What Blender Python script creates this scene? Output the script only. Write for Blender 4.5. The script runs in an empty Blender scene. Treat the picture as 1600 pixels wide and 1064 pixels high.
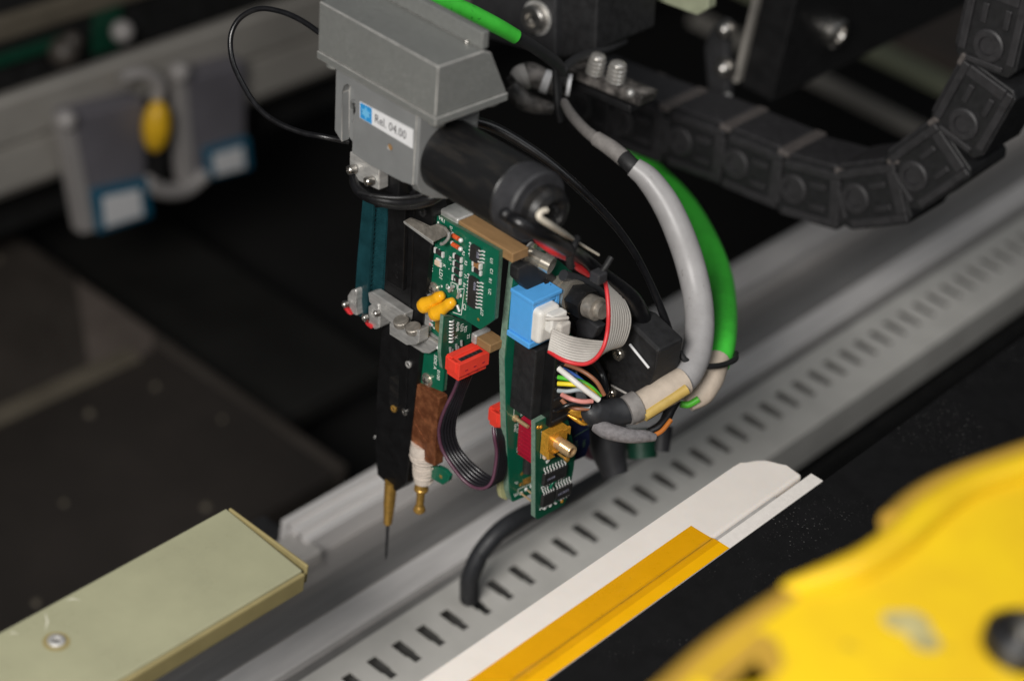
import bpy, bmesh, math, random
from mathutils import Matrix, Vector
random.seed(7)
# 1 unit = 1 cm.  World: X to the right and towards the viewer, Y along the rails (away), Z up.
scene = bpy.context.scene
scene.unit_settings.system = 'METRIC'; scene.unit_settings.scale_length = 0.01
COL = scene.collection

# ------------------------------------------------------------------ camera, world, lamps, exposure
cam_data = bpy.data.cameras.new("camera"); cam = bpy.data.objects.new("camera", cam_data); COL.objects.link(cam)
RIGHT = Vector((0.746959430729409, 0.6476441988829682, 0.15036156589247))
UP = -Vector((0.4678474907736489, -0.3513064426546588, -0.8109885996277194))
BACK = -Vector((-0.4724090750834468, 0.6761218640175506, -0.5654103737784044))
CAMPOS = Vector((26.60452686, -34.15170855, 57.0))
m = Matrix((RIGHT, UP, BACK)).transposed().to_4x4(); m.translation = CAMPOS
cam.matrix_world = m
cam_data.sensor_fit = 'HORIZONTAL'; cam_data.sensor_width = 36.0; cam_data.lens = 3314.0 / 1600 * 36
cam_data.clip_start = 1; cam_data.clip_end = 1000
cam_data.dof.use_dof = True; cam_data.dof.focus_distance = 51.6; cam_data.dof.aperture_fstop = 0.086
cam_data.dof.aperture_blades = 9
scene.camera = cam
world = bpy.data.worlds.new("World"); scene.world = world; world.use_nodes = True
world.node_tree.nodes['Background'].inputs[0].default_value = (0.9, 0.95, 1.0, 1)
world.node_tree.nodes['Background'].inputs[1].default_value = 0.05
scene.view_settings.view_transform = 'Standard'; scene.view_settings.look = 'None'
scene.view_settings.gamma = 1; scene.view_settings.exposure = 0.0
scene.render.engine = 'CYCLES'; scene.cycles.use_denoising = True
scene.cycles.max_bounces = 8; scene.cycles.sample_clamp_indirect = 4

def area_lamp(name, loc, target, size, power, col=(1, 1, 1), sy=None):
    d = bpy.data.lights.new(name, 'AREA'); d.energy = power; d.color = col
    d.shape = 'RECTANGLE'; d.size = size; d.size_y = sy or size
    o = bpy.data.objects.new(name, d); COL.objects.link(o); o.location = loc
    o.rotation_euler = (Vector(target) - Vector(loc)).to_track_quat('-Z', 'Y').to_euler(); return o
area_lamp("key_lamp", (21, -52, 66), (2, 2, 22), 20, 52000, (1, .97, .93), 15)
area_lamp("ceiling_lamp", (34, 8, 100), (0, 6, 20), 34, 13000, (.96, .98, 1.0), 70)

# ------------------------------------------------------------------ frames
HM = Matrix(((0.9902612802451416, 0.11063447548860283, -0.08451396145380075),
             (-0.11405987416533409, 0.992791184263565, -0.0368240350034541),
             (0.07983070808054304, 0.04610506785494706, 0.9957416234975065)))
HO = Vector((-0.26835956, 0.217317, 28.58284371))        # origin of the tilted probe head
def hw(p): return HO + HM @ Vector(p)
V = Vector

# ------------------------------------------------------------------ materials
def mk(name, col, rough=.5, metal=0, var=.12, scale=3., bump=0., bscale=40., spec=.5, coat=0., speck=None, alpha=1, trans=0, stretch=None, rvar=.1, col2=None, c2pos=.55, c2w=.1, sss=0):
    mt = bpy.data.materials.new(name); mt.use_nodes = True
    nt = mt.node_tree; N = nt.nodes; L = nt.links; b = N['Principled BSDF']
    tc = N.new('ShaderNodeTexCoord'); src = tc.outputs['Object']
    if stretch:
        mp = N.new('ShaderNodeMapping'); mp.inputs['Scale'].default_value = stretch; L.new(src, mp.inputs[0]); src = mp.outputs[0]
    n = N.new('ShaderNodeTexNoise'); n.inputs['Scale'].default_value = scale; n.inputs['Detail'].default_value = 6; n.inputs['Roughness'].default_value = .6
    L.new(src, n.inputs['Vector'])
    r = N.new('ShaderNodeValToRGB'); L.new(n.outputs['Fac'], r.inputs[0])
    if col2:
        r.color_ramp.elements[0].position = c2pos - c2w; r.color_ramp.elements[1].position = c2pos + c2w
        r.color_ramp.elements[0].color = (*col, 1); r.color_ramp.elements[1].color = (*col2, 1)
    else:
        r.color_ramp.elements[0].position = .3; r.color_ramp.elements[1].position = .7
        r.color_ramp.elements[0].color = (*[max(0, c * (1 - var)) for c in col], 1)
        r.color_ramp.elements[1].color = (*[min(1, c * (1 + var)) for c in col], 1)
    out = r.outputs[0]
    if speck:
        sc, th, sc_col = speck
        n2 = N.new('ShaderNodeTexNoise'); n2.inputs['Scale'].default_value = sc; n2.inputs['Detail'].default_value = 2
        L.new(tc.outputs['Object'], n2.inputs['Vector'])
        r2 = N.new('ShaderNodeValToRGB'); r2.color_ramp.elements[0].position = th; r2.color_ramp.elements[1].position = th + .05
        L.new(n2.outputs['Fac'], r2.inputs[0])
        n3 = N.new('ShaderNodeTexNoise'); n3.inputs['Scale'].default_value = sc * .035; L.new(tc.outputs['Object'], n3.inputs['Vector'])
        m3 = N.new('ShaderNodeMapRange'); L.new(n3.outputs['Fac'], m3.inputs[0]); m3.inputs[1].default_value = .46; m3.inputs[2].default_value = .68
        mm3 = N.new('ShaderNodeMath'); mm3.operation = 'MULTIPLY'; L.new(r2.outputs[0], mm3.inputs[0]); L.new(m3.outputs[0], mm3.inputs[1])
        mx = N.new('ShaderNodeMix'); mx.data_type = 'RGBA'; L.new(mm3.outputs[0], mx.inputs[0]); L.new(out, mx.inputs[6]); mx.inputs[7].default_value = (*sc_col, 1)
        out = mx.outputs[2]
    L.new(out, b.inputs['Base Color'])
    b.inputs['Metallic'].default_value = metal; b.inputs['Specular IOR Level'].default_value = spec
    b.inputs['Subsurface Weight'].default_value = sss; b.inputs['Subsurface Radius'].default_value = (.3, .25, .2)
    b.inputs['Coat Weight'].default_value = coat; b.inputs['Alpha'].default_value = alpha; b.inputs['Transmission Weight'].default_value = trans
    mr = N.new('ShaderNodeMapRange'); L.new(n.outputs['Fac'], mr.inputs[0]); mr.inputs[1].default_value = .3; mr.inputs[2].default_value = .7
    mr.inputs[3].default_value = max(.02, rough - rvar * rough); mr.inputs[4].default_value = min(1, rough + rvar * rough * 2)
    L.new(mr.outputs[0], b.inputs['Roughness'])
    if bump:
        nb = N.new('ShaderNodeTexNoise'); nb.inputs['Scale'].default_value = bscale; nb.inputs['Detail'].default_value = 4; L.new(src, nb.inputs['Vector'])
        bp = N.new('ShaderNodeBump'); bp.inputs['Strength'].default_value = bump; bp.inputs['Distance'].default_value = .02
        L.new(nb.outputs['Fac'], bp.inputs['Height']); L.new(bp.outputs[0], b.inputs['Normal'])
    return mt
M = {}
M['worn'] = mk('worn_paint_edge', (.46, .45, .43), .35, .4, .25, 3, .2, 30)
M['cast'] = mk('painted_casting', (.235, .24, .24), .5, .25, .06, 1.5, .25, 60, speck=(34, .63, (.34, .34, .33)))
M['cover'] = mk('hammered_grey_paint', (.22, .225, .215), .42, .35, .08, 8, .35, 45, speck=(26, .60, (.34, .35, .33)))
M['steel'] = mk('steel', (.55, .53, .5), .3, 1, .15, 6, .15, 60)
M['steelsat'] = mk('satin_steel', (.58, .57, .55), .42, .6, .2, 3, .3, 30, stretch=(1, 1, 4))
M['stain'] = mk('stained_steel', (.36, .33, .29), .38, .6, .35, 5, .5, 25)
M['nickel'] = mk('nickel', (.72, .66, .57), .2, .85, .1, 5)
M['alu'] = mk('aluminium', (.74, .715, .70), .40, .15, .1, 1.2, .1, 12, stretch=(3, .3, 3))
M['groove'] = mk('groove_grey', (.20, .195, .19), .5, .2, .1, 1)
M['alusheet'] = mk('satin_sheet', (.40, .385, .375), .32, .5, .12, 1.0, .15, 10, stretch=(3, .3, 3))
M['aluslot'] = mk('grey_duct', (.60, .585, .55), .5, .1, .08, .6, .1, 20)
M['dark'] = mk('dark_void', (.006, .006, .006), .7, 0, .3, 1)
M['black'] = mk('black_plastic', (.008, .008, .009), .38, 0, .4, 4, .15, 30, speck=(20, .69, (.05, .05, .05)))
M['blackmat'] = mk('matt_black_plastic', (.012, .012, .013), .6, 0, .3, 4, .2, 30)
M['blackarm'] = mk('black_anodised', (.006, .006, .0065), .36, .0, .3, 3, .12, 40, speck=(20, .68, (.07, .07, .07)))
M['motor'] = mk('motor_black', (.009, .009, .0095), .36, 0, .3, 3, .1, 25, speck=(18, .76, (.05, .045, .04)), col2=(.024, .021, .018), c2pos=.62, c2w=.14, stretch=(.35, 1.5, 1.5))
M['collar'] = mk('dark_grey_plastic', (.028, .028, .031), .5, 0, .15, 4, .1, 40)
M['rubber'] = mk('black_rubber', (.006, .006, .007), .3, 0, .3, 6, .1, 50)
M['teal'] = mk('teal_strip', (.003, .038, .047), .5, 0, .35, 2, .1, 40)
M['pcb'] = mk('green_solder_mask', (.003, .115, .062), .38, 0, .08, 3, .1, 15, coat=.3)
M['trace'] = mk('copper_trace_green', (.02, .19, .10), .35, 0, .1)
M['pcbdark'] = mk('dark_green_solder_mask', (.006, .075, .04), .4, 0, .12, 3, .1, 15, coat=.3)
M['pcbedge'] = mk('board_edge', (.055, .11, .07), .7, 0, .25, 12, .4, 60)
M['pcbedgelight'] = mk('pale_board_edge', (.16, .25, .19), .55, 0, .25, 8, .3, 50)
M['fr4'] = mk('pale_fr4', (.50, .49, .25), .5, 0, .1, 4, .2, 30)
M['silk'] = mk('white_print', (.72, .75, .7), .6, 0, .06, 20)
M['solder'] = mk('solder', (.70, .70, .68), .3, .12, .15, 12, .3, 40)
M['chip'] = mk('chip_black', (.022, .021, .021), .5, 0, .2, 10, .2, 80)
M['chiptext'] = mk('chip_print', (.25, .25, .33), .6)
M['tan'] = mk('tan_ceramic', (.30, .15, .06), .5, 0, .1)
M['cream'] = mk('cream_plastic', (.62, .48, .36), .5)
M['orangeglass'] = mk('orange_glass', (.65, .10, .03), .12, 0, .2, 10, coat=.5)
M['yellowcap'] = mk('yellow_epoxy', (.88, .43, .012), .28, 0, .06, 4, .12, 12, coat=.35)
M['gold'] = mk('gold', (.85, .42, .05), .26, .5, .15, 8)
M['brass'] = mk('brass', (.52, .30, .07), .33, .6, .25, 6)
M['goldpale'] = mk('pale_gold', (.74, .52, .28), .3, .6, .2, 30)
M['copper'] = mk('copper_tape', (.22, .075, .033), .36, .5, .35, 4, 1.6, 5, col2=(.42, .16, .07), c2pos=.55, c2w=.12)
M['whitetape'] = mk('white_thread_tape', (.62, .54, .47), .8, 0, .12, 5, .9, 12)
M['wood'] = mk('brown_fibre', (.27, .155, .065), .62, 0, .14, 3, .3, 60, stretch=(.4, 3, 3))
M['red'] = mk('red_plastic', (.80, .052, .03), .45, 0, .05, 6)
M['crimson'] = mk('crimson_plastic', (.34, .010, .03), .3, 0, .06, 6, coat=.2)
M['blue'] = mk('blue_plastic', (.09, .37, .78), .42, 0, .04, 6)
M['navy'] = mk('navy_board', (.010, .014, .045), .4, 0, .3, 4)
M['white'] = mk('white_plastic', (.72, .70, .66), .45, 0, .05, 3)
M['ivory'] = mk('ivory_wire', (.66, .60, .50), .5, 0, .05, 6)
M['ribgrey'] = mk('grey_ribbon', (.50, .47, .43), .55, 0, .05, 6)
M['redwire'] = mk('red_wire', (.62, .03, .035), .4, 0, .08, 6)
M['purple'] = mk('purple_wire', (.10, .04, .065), .35, 0, .1, 6)
M['blackwire'] = mk('black_wire', (.014, .013, .016), .3, 0, .1, 6)
M['brownwire'] = mk('brown_wire', (.26, .10, .05), .4)
M['bluewire'] = mk('blue_wire', (.05, .15, .55), .4)
M['greenwire'] = mk('green_wire', (.08, .45, .03), .4)
M['yellowwire'] = mk('yellow_wire', (.75, .60, .02), .4)
M['greywire'] = mk('grey_wire', (.32, .36, .38), .4)
M['pink'] = mk('pink_wire', (.62, .25, .22), .4)
M['orangewire'] = mk('orange_wire', (.45, .14, .02), .4)
M['greencable'] = mk('green_cable', (.06, .58, .05), .42, 0, .1, 2, .15, 14, speck=(9, .64, (.03, .3, .03)))
M['greycable'] = mk('grey_cable', (.34, .33, .33), .4, 0, .08, 2, .15, 14, speck=(9, .64, (.2, .19, .18)))
M['greytape'] = mk('grey_tape', (.22, .205, .195), .5, 0, .15, 6, .3, 12)
M['grimy'] = mk('grimy_tape', (.035, .032, .03), .5, 0, .5, 2.2, .8, 6, col2=(.24, .22, .205), c2pos=.56, c2w=.12)
M['shrink'] = mk('heat_shrink', (.022, .023, .026), .5, 0, .2, 5, .2, 20)
M['beige'] = mk('beige_sleeve', (.50, .42, .34), .6, 0, .08, 5, .2, 20)
M['amber'] = mk('amber_tape', (.52, .36, .10), .4, 0, .1, 4)
M['braid'] = mk('grey_braid', (.17, .16, .165), .7, 0, .3, 9, 1., 14)
M['chainframe'] = mk('chain_frame', (.024, .023, .025), .5, 0, .2, 4, .2, 30)
M['chain'] = mk('chain_plastic', (.010, .010, .011), .5, 0, .2, 4, .2, 30, speck=(30, .72, (.06, .06, .06)))
M['chainworn'] = mk('worn_chain_edge', (.085, .074, .07), .6, 0, .3, 5)
M['beam'] = mk('black_beam', (.004, .004, .0045), .5, 0, .2, 2)
M['block'] = mk('dark_grey_block', (.028, .028, .030), .5, 0, .1, 3)
M['sage'] = mk('sage_panel', (.30, .32, .22), .5)
M['hdpe'] = mk('white_hdpe', (.84, .78, .72), .45, 0, .03, .8, .08, 5, sss=.35)
M['whitebar'] = mk('white_bar', (.84, .79, .74), .5, 0, .04, 6, .4, 30)
M['polyimide'] = mk('amber_adhesive_tape', (.78, .37, .002), .28, 0, .05, 1.2, .05, 6, speck=(16, .70, (.16, .07, .01)), coat=.3)
M['polybright'] = mk('amber_tape_on_white', (.95, .48, .002), .28, 0, .03, 1.2, .05, 6, coat=.3)
M['tapeline'] = mk('tape_crease', (.38, .20, .01), .5, 0, .3, 6)
M['felt'] = mk('black_felt', (.0065, .0065, .007), .9, 0, .25, 2, .8, 50, spec=.15, speck=(17, .665, (.13, .125, .12)))
M['yellow'] = mk('yellow_paint', (.78, .53, .012), .36, 0, .06, .45, .1, 3, coat=.2, col2=(.68, .42, .012), c2pos=.56, c2w=.16, speck=(2.2, .66, (.34, .22, .03)))
M['decal'] = mk('faded_decal', (.40, .35, .16), .5, 0, .3, 2)
M['ochre'] = mk('ochre_brown', (.42, .25, .03), .5, 0, .1, .5)
M['gfr'] = mk('glass_fibre_plate', (.35, .345, .225), .28, 0, .08, .6, .05, 4, coat=.35)
M['gfredge'] = mk('glass_fibre_edge', (.29, .24, .11), .45, 0, .1, 1.2)
M['crack'] = mk('cracked_fibre', (.62, .60, .48), .7)
M['floor'] = mk('dark_base_plate', (.027, .0235, .021), .42, .1, .3, .12, .1, 3, col2=(.048, .040, .035), c2pos=.5, c2w=.2)
M['floormid'] = mk('mid_base_plate', (.060, .051, .044), .42, .1, .3, .15)
M['floorlight'] = mk('reflection_brown', (.14, .115, .10), .5, .1, .2, .3)  # pale brown for the painted floor reflection; plain colour on the shelf
M['floorband'] = mk('pale_tan', (.14, .12, .09), .5, .1, .2, .4)  # tan lightened as if lit on the ledge strip; plain tan elsewhere
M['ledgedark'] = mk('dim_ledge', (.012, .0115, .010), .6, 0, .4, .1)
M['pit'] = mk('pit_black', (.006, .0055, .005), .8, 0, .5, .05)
M['brightscrew'] = mk('bright_screw', (.50, .48, .45), .25, .6, .1, 5)
M['railgrey'] = mk('rail_grey', (.34, .32, .29), .5, .2, .12, .2)
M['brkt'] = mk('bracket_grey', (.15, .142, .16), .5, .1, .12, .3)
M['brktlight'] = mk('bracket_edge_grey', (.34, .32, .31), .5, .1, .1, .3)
M['knob'] = mk('yellow_knob', (.72, .42, .015), .4)
M['labelwhite'] = mk('label_white', (.70, .70, .71), .5, 0, .03, 3)
M['labelgrey'] = mk('label_grey', (.42, .40, .38), .5)
M['labelblue'] = mk('label_blue', (.03, .28, .62), .45)
M['labelsky'] = mk('label_sky', (.15, .48, .78), .45)
M['tealframe'] = mk('teal_frame', (.01, .10, .17), .4)
M['ink'] = mk('ink', (.06, .06, .065), .6)
M['deepgreen'] = mk('deep_green_board', (.003, .045, .024), .5)
M['magenta'] = mk('magenta_plug', (.16, .015, .06), .5)

# ------------------------------------------------------------------ geometry collector
class G:
    """Collects shapes; every shape keeps a material slot.  T maps local to the thing's frame."""
    def __init__(s, T=None): s.v = []; s.f = []; s.mi = []; s.sm = []; s.T = T or Matrix.Identity(4)
    def add(s, vs, fs, mi=0, smooth=False):
        o = len(s.v); s.v += [s.T @ V(p) for p in vs]
        for f in fs: s.f.append([i + o for i in f]); s.mi.append(mi); s.sm.append(smooth)
        return s
    def box(s, x0, x1, y0, y1, z0, z1, mi=0, bev=0., seg=2):
        if x0 > x1: x0, x1 = x1, x0
        if y0 > y1: y0, y1 = y1, y0
        if z0 > z1: z0, z1 = z1, z0
        if bev <= 0:
            vs = [(x, y, z) for x in (x0, x1) for y in (y0, y1) for z in (z0, z1)]
            return s.add(vs, [(0, 1, 3, 2), (4, 6, 7, 5), (0, 4, 5, 1), (2, 3, 7, 6), (0, 2, 6, 4), (1, 5, 7, 3)], mi)
        bm = bmesh.new(); bmesh.ops.create_cube(bm, size=1)
        for q in bm.verts: q.co = V(((x0 + x1) / 2 + q.co.x * (x1 - x0), (y0 + y1) / 2 + q.co.y * (y1 - y0), (z0 + z1) / 2 + q.co.z * (z1 - z0)))
        bmesh.ops.bevel(bm, geom=bm.edges[:], offset=bev, segments=seg, profile=.5, affect='EDGES', clamp_overlap=True)
        return s.frombm(bm, mi)
    def frombm(s, bm, mi=0, smooth=False):
        bm.verts.index_update(); s.add([q.co.copy() for q in bm.verts], [[q.index for q in f.verts] for f in bm.faces], mi, smooth); bm.free(); return s
    def prism(s, poly, axis, lo, hi, mi=0, bev=0., seg=2, bmi=None):
        """poly: 2-D points in the two other axes (order xyz); extruded from lo to hi."""
        def P(p, t):
            q = list(p); q.insert(axis, t); return q
        a = sum(poly[i][0] * poly[(i + 1) % len(poly)][1] - poly[(i + 1) % len(poly)][0] * poly[i][1] for i in range(len(poly)))
        pl = list(poly) if a > 0 else list(poly)[::-1]
        if axis == 1: pl = pl[::-1]
        n = len(pl)
        bm = bmesh.new(); A = [bm.verts.new(P(p, lo)) for p in pl]; B = [bm.verts.new(P(p, hi)) for p in pl]
        bm.faces.new(A[::-1]); bm.faces.new(B)
        for i in range(n): bm.faces.new((A[i], A[(i + 1) % n], B[(i + 1) % n], B[i]))
        if bev > 0:
            rb = bmesh.ops.bevel(bm, geom=bm.edges[:], offset=bev, segments=seg, profile=.5, affect='EDGES', clamp_overlap=True)
            if bmi is not None:
                for f in rb['faces']: f.material_index = bmi
        bmesh.ops.triangulate(bm, faces=[f for f in bm.faces if len(f.verts) > 4])
        if bev > 0 and bmi is not None:
            k0 = len(s.mi); mm_ = [bmi if f.material_index == bmi else mi for f in bm.faces]
            s.frombm(bm, mi); s.mi[k0:] = mm_; return s
        return s.frombm(bm, mi)
    def rev(s, p0, p1, prof, n=24, mi=0, smooth=True, cap=True):
        """surface of revolution about p0->p1; prof = [(t along in length units, radius)]."""
        p0, p1 = V(p0), V(p1); d = (p1 - p0).normalized(); u = d.orthogonal().normalized(); w_ = d.cross(u)
        for k in range(len(prof) - 1):
            (t0, r0), (t1, r1) = prof[k], prof[k + 1]
            vs = []
            for (t, r) in ((t0, r0), (t1, r1)):
                for i in range(n):
                    a = 2 * math.pi * i / n; vs.append(p0 + d * t + (u * math.cos(a) + w_ * math.sin(a)) * r)
            s.add(vs, [(i, (i + 1) % n, n + (i + 1) % n, n + i) for i in range(n)], mi, smooth)
        if cap:
            for (t, r), rv in ((prof[0], True), (prof[-1], False)):
                if r > 1e-5:
                    vs = [p0 + d * t + (u * math.cos(2 * math.pi * i / n) + w_ * math.sin(2 * math.pi * i / n)) * r for i in range(n)]
                    f = list(range(n)); s.add(vs, [f[::-1] if rv else f], mi)
        return s
    def cyl(s, p0, p1, r, r1=None, n=20, mi=0):
        L_ = (V(p1) - V(p0)).length; return s.rev(p0, p1, [(0, r), (L_, r if r1 is None else r1)], n, mi)
    def tube(s, pts, r, n=10, mi=0, sub=6, flat=1., up=None):
        """smooth round tube through points; r number or list of radii per point."""
        P = [V(p) for p in pts]; R = [r] * len(P) if not isinstance(r, (list, tuple)) else list(r)
        Q, RR = [], []
        for i in range(len(P) - 1):
            a = P[i - 1] if i > 0 else P[i] * 2 - P[i + 1]; b, c_ = P[i], P[i + 1]; d = P[i + 2] if i + 2 < len(P) else c_ * 2 - b
            for k in range(sub):
                t = k / sub; Q.append(.5 * ((2 * b) + (-a + c_) * t + (2 * a - 5 * b + 4 * c_ - d) * t * t + (-a + 3 * b - 3 * c_ + d) * t ** 3))
                RR.append(R[i] * (1 - t) + R[i + 1] * t)
        Q.append(P[-1]); RR.append(R[-1])
        tg = [(Q[min(i + 1, len(Q) - 1)] - Q[max(i - 1, 0)]).normalized() for i in range(len(Q))]
        u = tg[0].orthogonal().normalized() if up is None else (V(up) - V(up).dot(tg[0]) * tg[0]).normalized()
        vs = []
        for i, q in enumerate(Q):
            u = (u - u.dot(tg[i]) * tg[i]).normalized(); w_ = tg[i].cross(u)
            for k in range(n):
                a = 2 * math.pi * k / n; vs.append(q + (u * math.cos(a) * flat + w_ * math.sin(a)) * RR[i])
        fs = [(j * n + k, j * n + (k + 1) % n, (j + 1) * n + (k + 1) % n, (j + 1) * n + k) for j in range(len(Q) - 1) for k in range(n)]
        s.add(vs, fs, mi, True)
        s.add(vs[:n], [tuple(range(n))[::-1]], mi); s.add(vs[-n:], [tuple(range(n))], mi)
        return s
    def ball(s, c, r, n=16, mi=0, sc=(1, 1, 1), ax=None):
        bm = bmesh.new(); bmesh.ops.create_uvsphere(bm, u_segments=n, v_segments=n // 2 + 2, radius=1)
        Rm = V((0, 0, 1)).rotation_difference(V(ax)).to_matrix() if ax else Matrix.Identity(3)
        for q in bm.verts: q.co = V(c) + Rm @ V((q.co.x * r * sc[0], q.co.y * r * sc[1], q.co.z * r * sc[2]))
        return s.frombm(bm, mi, True)
    def mesh(s, name):
        me = bpy.data.meshes.new(name); me.from_pydata([tuple(p) for p in s.v], [], s.f)
        me.polygons.foreach_set('material_index', s.mi); me.polygons.foreach_set('use_smooth', s.sm)
        me.update(); return me

class Thing:
    def __init__(s, name, label, cat, frame, origin, group=None):
        o = bpy.data.objects.new(name, None); COL.objects.link(o); o.empty_display_size = .3
        s.o = o; s.head = frame == 'head'; s.org = V(origin)
        if s.head:
            mm = HM.to_4x4(); mm.translation = hw(origin)
        else: mm = Matrix.Translation(s.org)
        o.matrix_world = mm; o['label'] = label; o['category'] = cat
        if group: o['group'] = group
    def part(s, name, g, mats, parent=None, label=None, kind=None, mesh=None):
        me = mesh or g.mesh(name)
        if not mesh:
            me.transform(Matrix.Translation(-s.org))
            for q in (mats if isinstance(mats, (list, tuple)) else [mats]): me.materials.append(M[q])
        o = bpy.data.objects.new(name, me); COL.objects.link(o); o.parent = parent or s.o
        if label: o['label'] = label
        if kind: o['kind'] = kind
        return o
def single(name, label, cat, frame, origin, g, mats, kind=None, group=None):
    me = g.mesh(name); me.transform(Matrix.Translation(-V(origin)))
    for q in (mats if isinstance(mats, (list, tuple)) else [mats]): me.materials.append(M[q])
    o = bpy.data.objects.new(name, me); COL.objects.link(o)
    if frame == 'head': mm = HM.to_4x4(); mm.translation = hw(origin)
    else: mm = Matrix.Translation(V(origin))
    o.matrix_world = mm
    if kind: o['kind'] = kind
    if label: o['label'] = label
    if cat: o['category'] = cat
    if group: o['group'] = group
    return o
def frameT(o, u, v, n):
    mm = Matrix((V(u), V(v), V(n))).transposed().to_4x4(); mm.translation = V(o); return mm
def textg(s, size, T, depth=.004, align='LEFT', sx=1., bold=.012):
    cu = bpy.data.curves.new('print', 'FONT'); cu.body = s; cu.size = size; cu.extrude = depth; cu.align_x = align; cu.resolution_u = 3; cu.offset = size * bold
    ob = bpy.data.objects.new('print', cu); COL.objects.link(ob); bpy.context.view_layer.update()
    me = bpy.data.meshes.new_from_object(ob); bpy.data.objects.remove(ob); bpy.data.curves.remove(cu)
    g = G(T); g.add([(q.co.x * sx, q.co.y, q.co.z) for q in me.vertices], [list(p.vertices) for p in me.polygons]); bpy.data.meshes.remove(me); return g
def gjoin(a, b):
    o = len(a.v); a.v += b.v; a.f += [[i + o for i in f] for f in b.f]; a.mi += b.mi; a.sm += b.sm; return a
def screw_g(p, d, r, h=None, n=20, hexs=True, mi=0, mdark=1):
    """socket head with a dark recess, at p facing d."""
    p, d = V(p), V(d).normalized(); h = h or r; g = G()
    q = p + d * h
    g.rev(p, q, [(0, r), (h * .8, r), (h, r * .86), (h, r * .5), (h * .55, r * .42), (h * .5, 0.0)], n, mi, cap=False)
    g.rev(p + d * h * .52, q, [(0, r * .42), (.003, r * .4)], 6, mdark, False)
    return g

# ================================================================== STRUCTURE BELOW AND BEHIND
# pit and base plate
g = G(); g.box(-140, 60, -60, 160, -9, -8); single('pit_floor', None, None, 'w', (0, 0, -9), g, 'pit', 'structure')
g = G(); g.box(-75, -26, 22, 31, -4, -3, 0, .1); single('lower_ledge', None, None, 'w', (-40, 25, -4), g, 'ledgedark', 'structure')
g = G(); g.box(-75, -19.2, 20.45, 21.02, -1.0, .05, 0, .08); single('plate_edge_highlight', None, None, 'w', (-40, 21, 0), g, 'floormid', 'structure')  # lighter colour paints the highlight along the plate edge
g = G(); g.box(-75, -19.2, -40, 20.44, -1.2, 0, 0, .12)
single('base_plate', None, None, 'w', (-40, 0, -1), g, 'floor', 'structure')
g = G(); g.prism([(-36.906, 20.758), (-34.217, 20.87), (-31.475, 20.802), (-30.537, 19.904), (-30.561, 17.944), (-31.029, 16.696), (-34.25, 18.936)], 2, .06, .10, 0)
single('plate_reflection', None, None, 'w', (-33, 19, 0), g, 'floorlight', 'structure')  # soft reflection on the glossy plate, put in as a paler patch
g = G(); g.box(-31.2, -30.2, -30, 19.0, .06, .3, 0, .08); single('ledge_strip', 'tan ledge strip coloured as a lit edge along the dark base plate', 'ledge', 'w', (-31, 0, 0), g, 'floorband')  # light on the step edge is painted by the tan colour
g = G(); g.box(-75, -31.3, -40, 20.4, .004, .05, 0, .01); single('ledge_plate', None, None, 'w', (-50, 0, 0), g, 'floormid', 'structure')
for (x, y), lb in zip([(-28.7, 14.75), (-28.44, 18.26), (-24.91, 18.98), (-20.97, 14.45), (-24.74, 10.12), (-20.8, 5.55), (-40.36, 19.0), (-32.72, 19.42)],
    ['small screw in the dark base plate beside the tan ledge', 'screw in the base plate nearest the painted reflection at the corner', 'screw in the base plate nearest its sloping edge, above the middle', 'pale screw just above the corner of the olive glass fibre plate', 'screw halfway along the upper edge of the olive glass fibre plate', 'screw lowest and closest to the olive plate at the picture edge', 'faint screw beyond the tan ledge, farthest towards the hanging rail', 'faint screw in the painted reflection patch of the base plate']):
    t = Thing('base_screw', lb, 'screw', 'w', (x, y, 0), 'screws in the dark base plate')
    rr = {-28.7: .2, -28.44: .16, -24.91: .12, -20.97: .2, -24.74: .13, -20.8: .16, -40.36: .2, -32.72: .14}[x]
    g = G(); g.rev((x, y, 0), (x, y, 1), [(0.0, rr), (.1, rr), (.16, rr * .7), (.16, rr * .4), (.1, rr * .35), (.1, 0)], 16, 0, cap=False)
    t.part('screw_head', g, 'floorband')

# slotted duct and the aluminium rail beside it (runs along Y)
Y0, Y1 = -16, 75
t = Thing('slotted_duct', 'long grey slotted cable duct rail with a row of short cross slots', 'rail', 'w', (0, 0, 16))
g = G(); g.box(-.65, 0, Y0, Y1, 15.93, 16, 0); g.box(.93, 1.97, Y0, Y1, 15.93, 16, 0)
k = Y0
while k < Y1:
    g.box(0, .62, k + .20, k + .80, 15.93, 16, 0); g.box(.62, .93, k + .16, k + .84, 15.93, 16, 0)
    k += 1.0
t.part('slotted_top', g, 'aluslot')
g = G(); g.box(1.83, 1.97, Y0, Y1, 14.4, 15.927); g.box(-.65, -.5, Y0, Y1, 13.1, 15.927); t.part('side_wall', g, 'aluslot')
g = G(); g.box(-.48, 1.82, Y0, Y1, 13.0, 13.1); t.part('duct_bottom', g, 'dark')
t = Thing('guide_rail', 'wide brushed aluminium guide rail beside the slotted duct', 'rail', 'w', (-3, 0, 15))
g = G(); prof = [(-5.6, 13.0), (-5.6, 13.9),  (-5.1, 14.3), (-4.6, 14.72), (-4.1, 15.12), (-3.6, 15.46), (-3.1, 15.72), (-2.6, 15.9), (-2.2, 15.98), (-2.12, 15.98), (-2.12, 13.0)]
g = G(); g.prism(prof, 1, Y0, Y1); t.part('curved_sheet', g, 'alusheet')
prof = [(-2.117, 13.0), (-2.117, 15.93), (-2.06, 15.93), (-2.03, 16.02), (-1.15, 16.02), (-1.12, 15.99), (-1.12, 13.0)]
g = G(); g.box(-1.117, -.655, Y0, Y1, 13.0, 15.72); t.part('groove_floor', g, 'groove')
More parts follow.
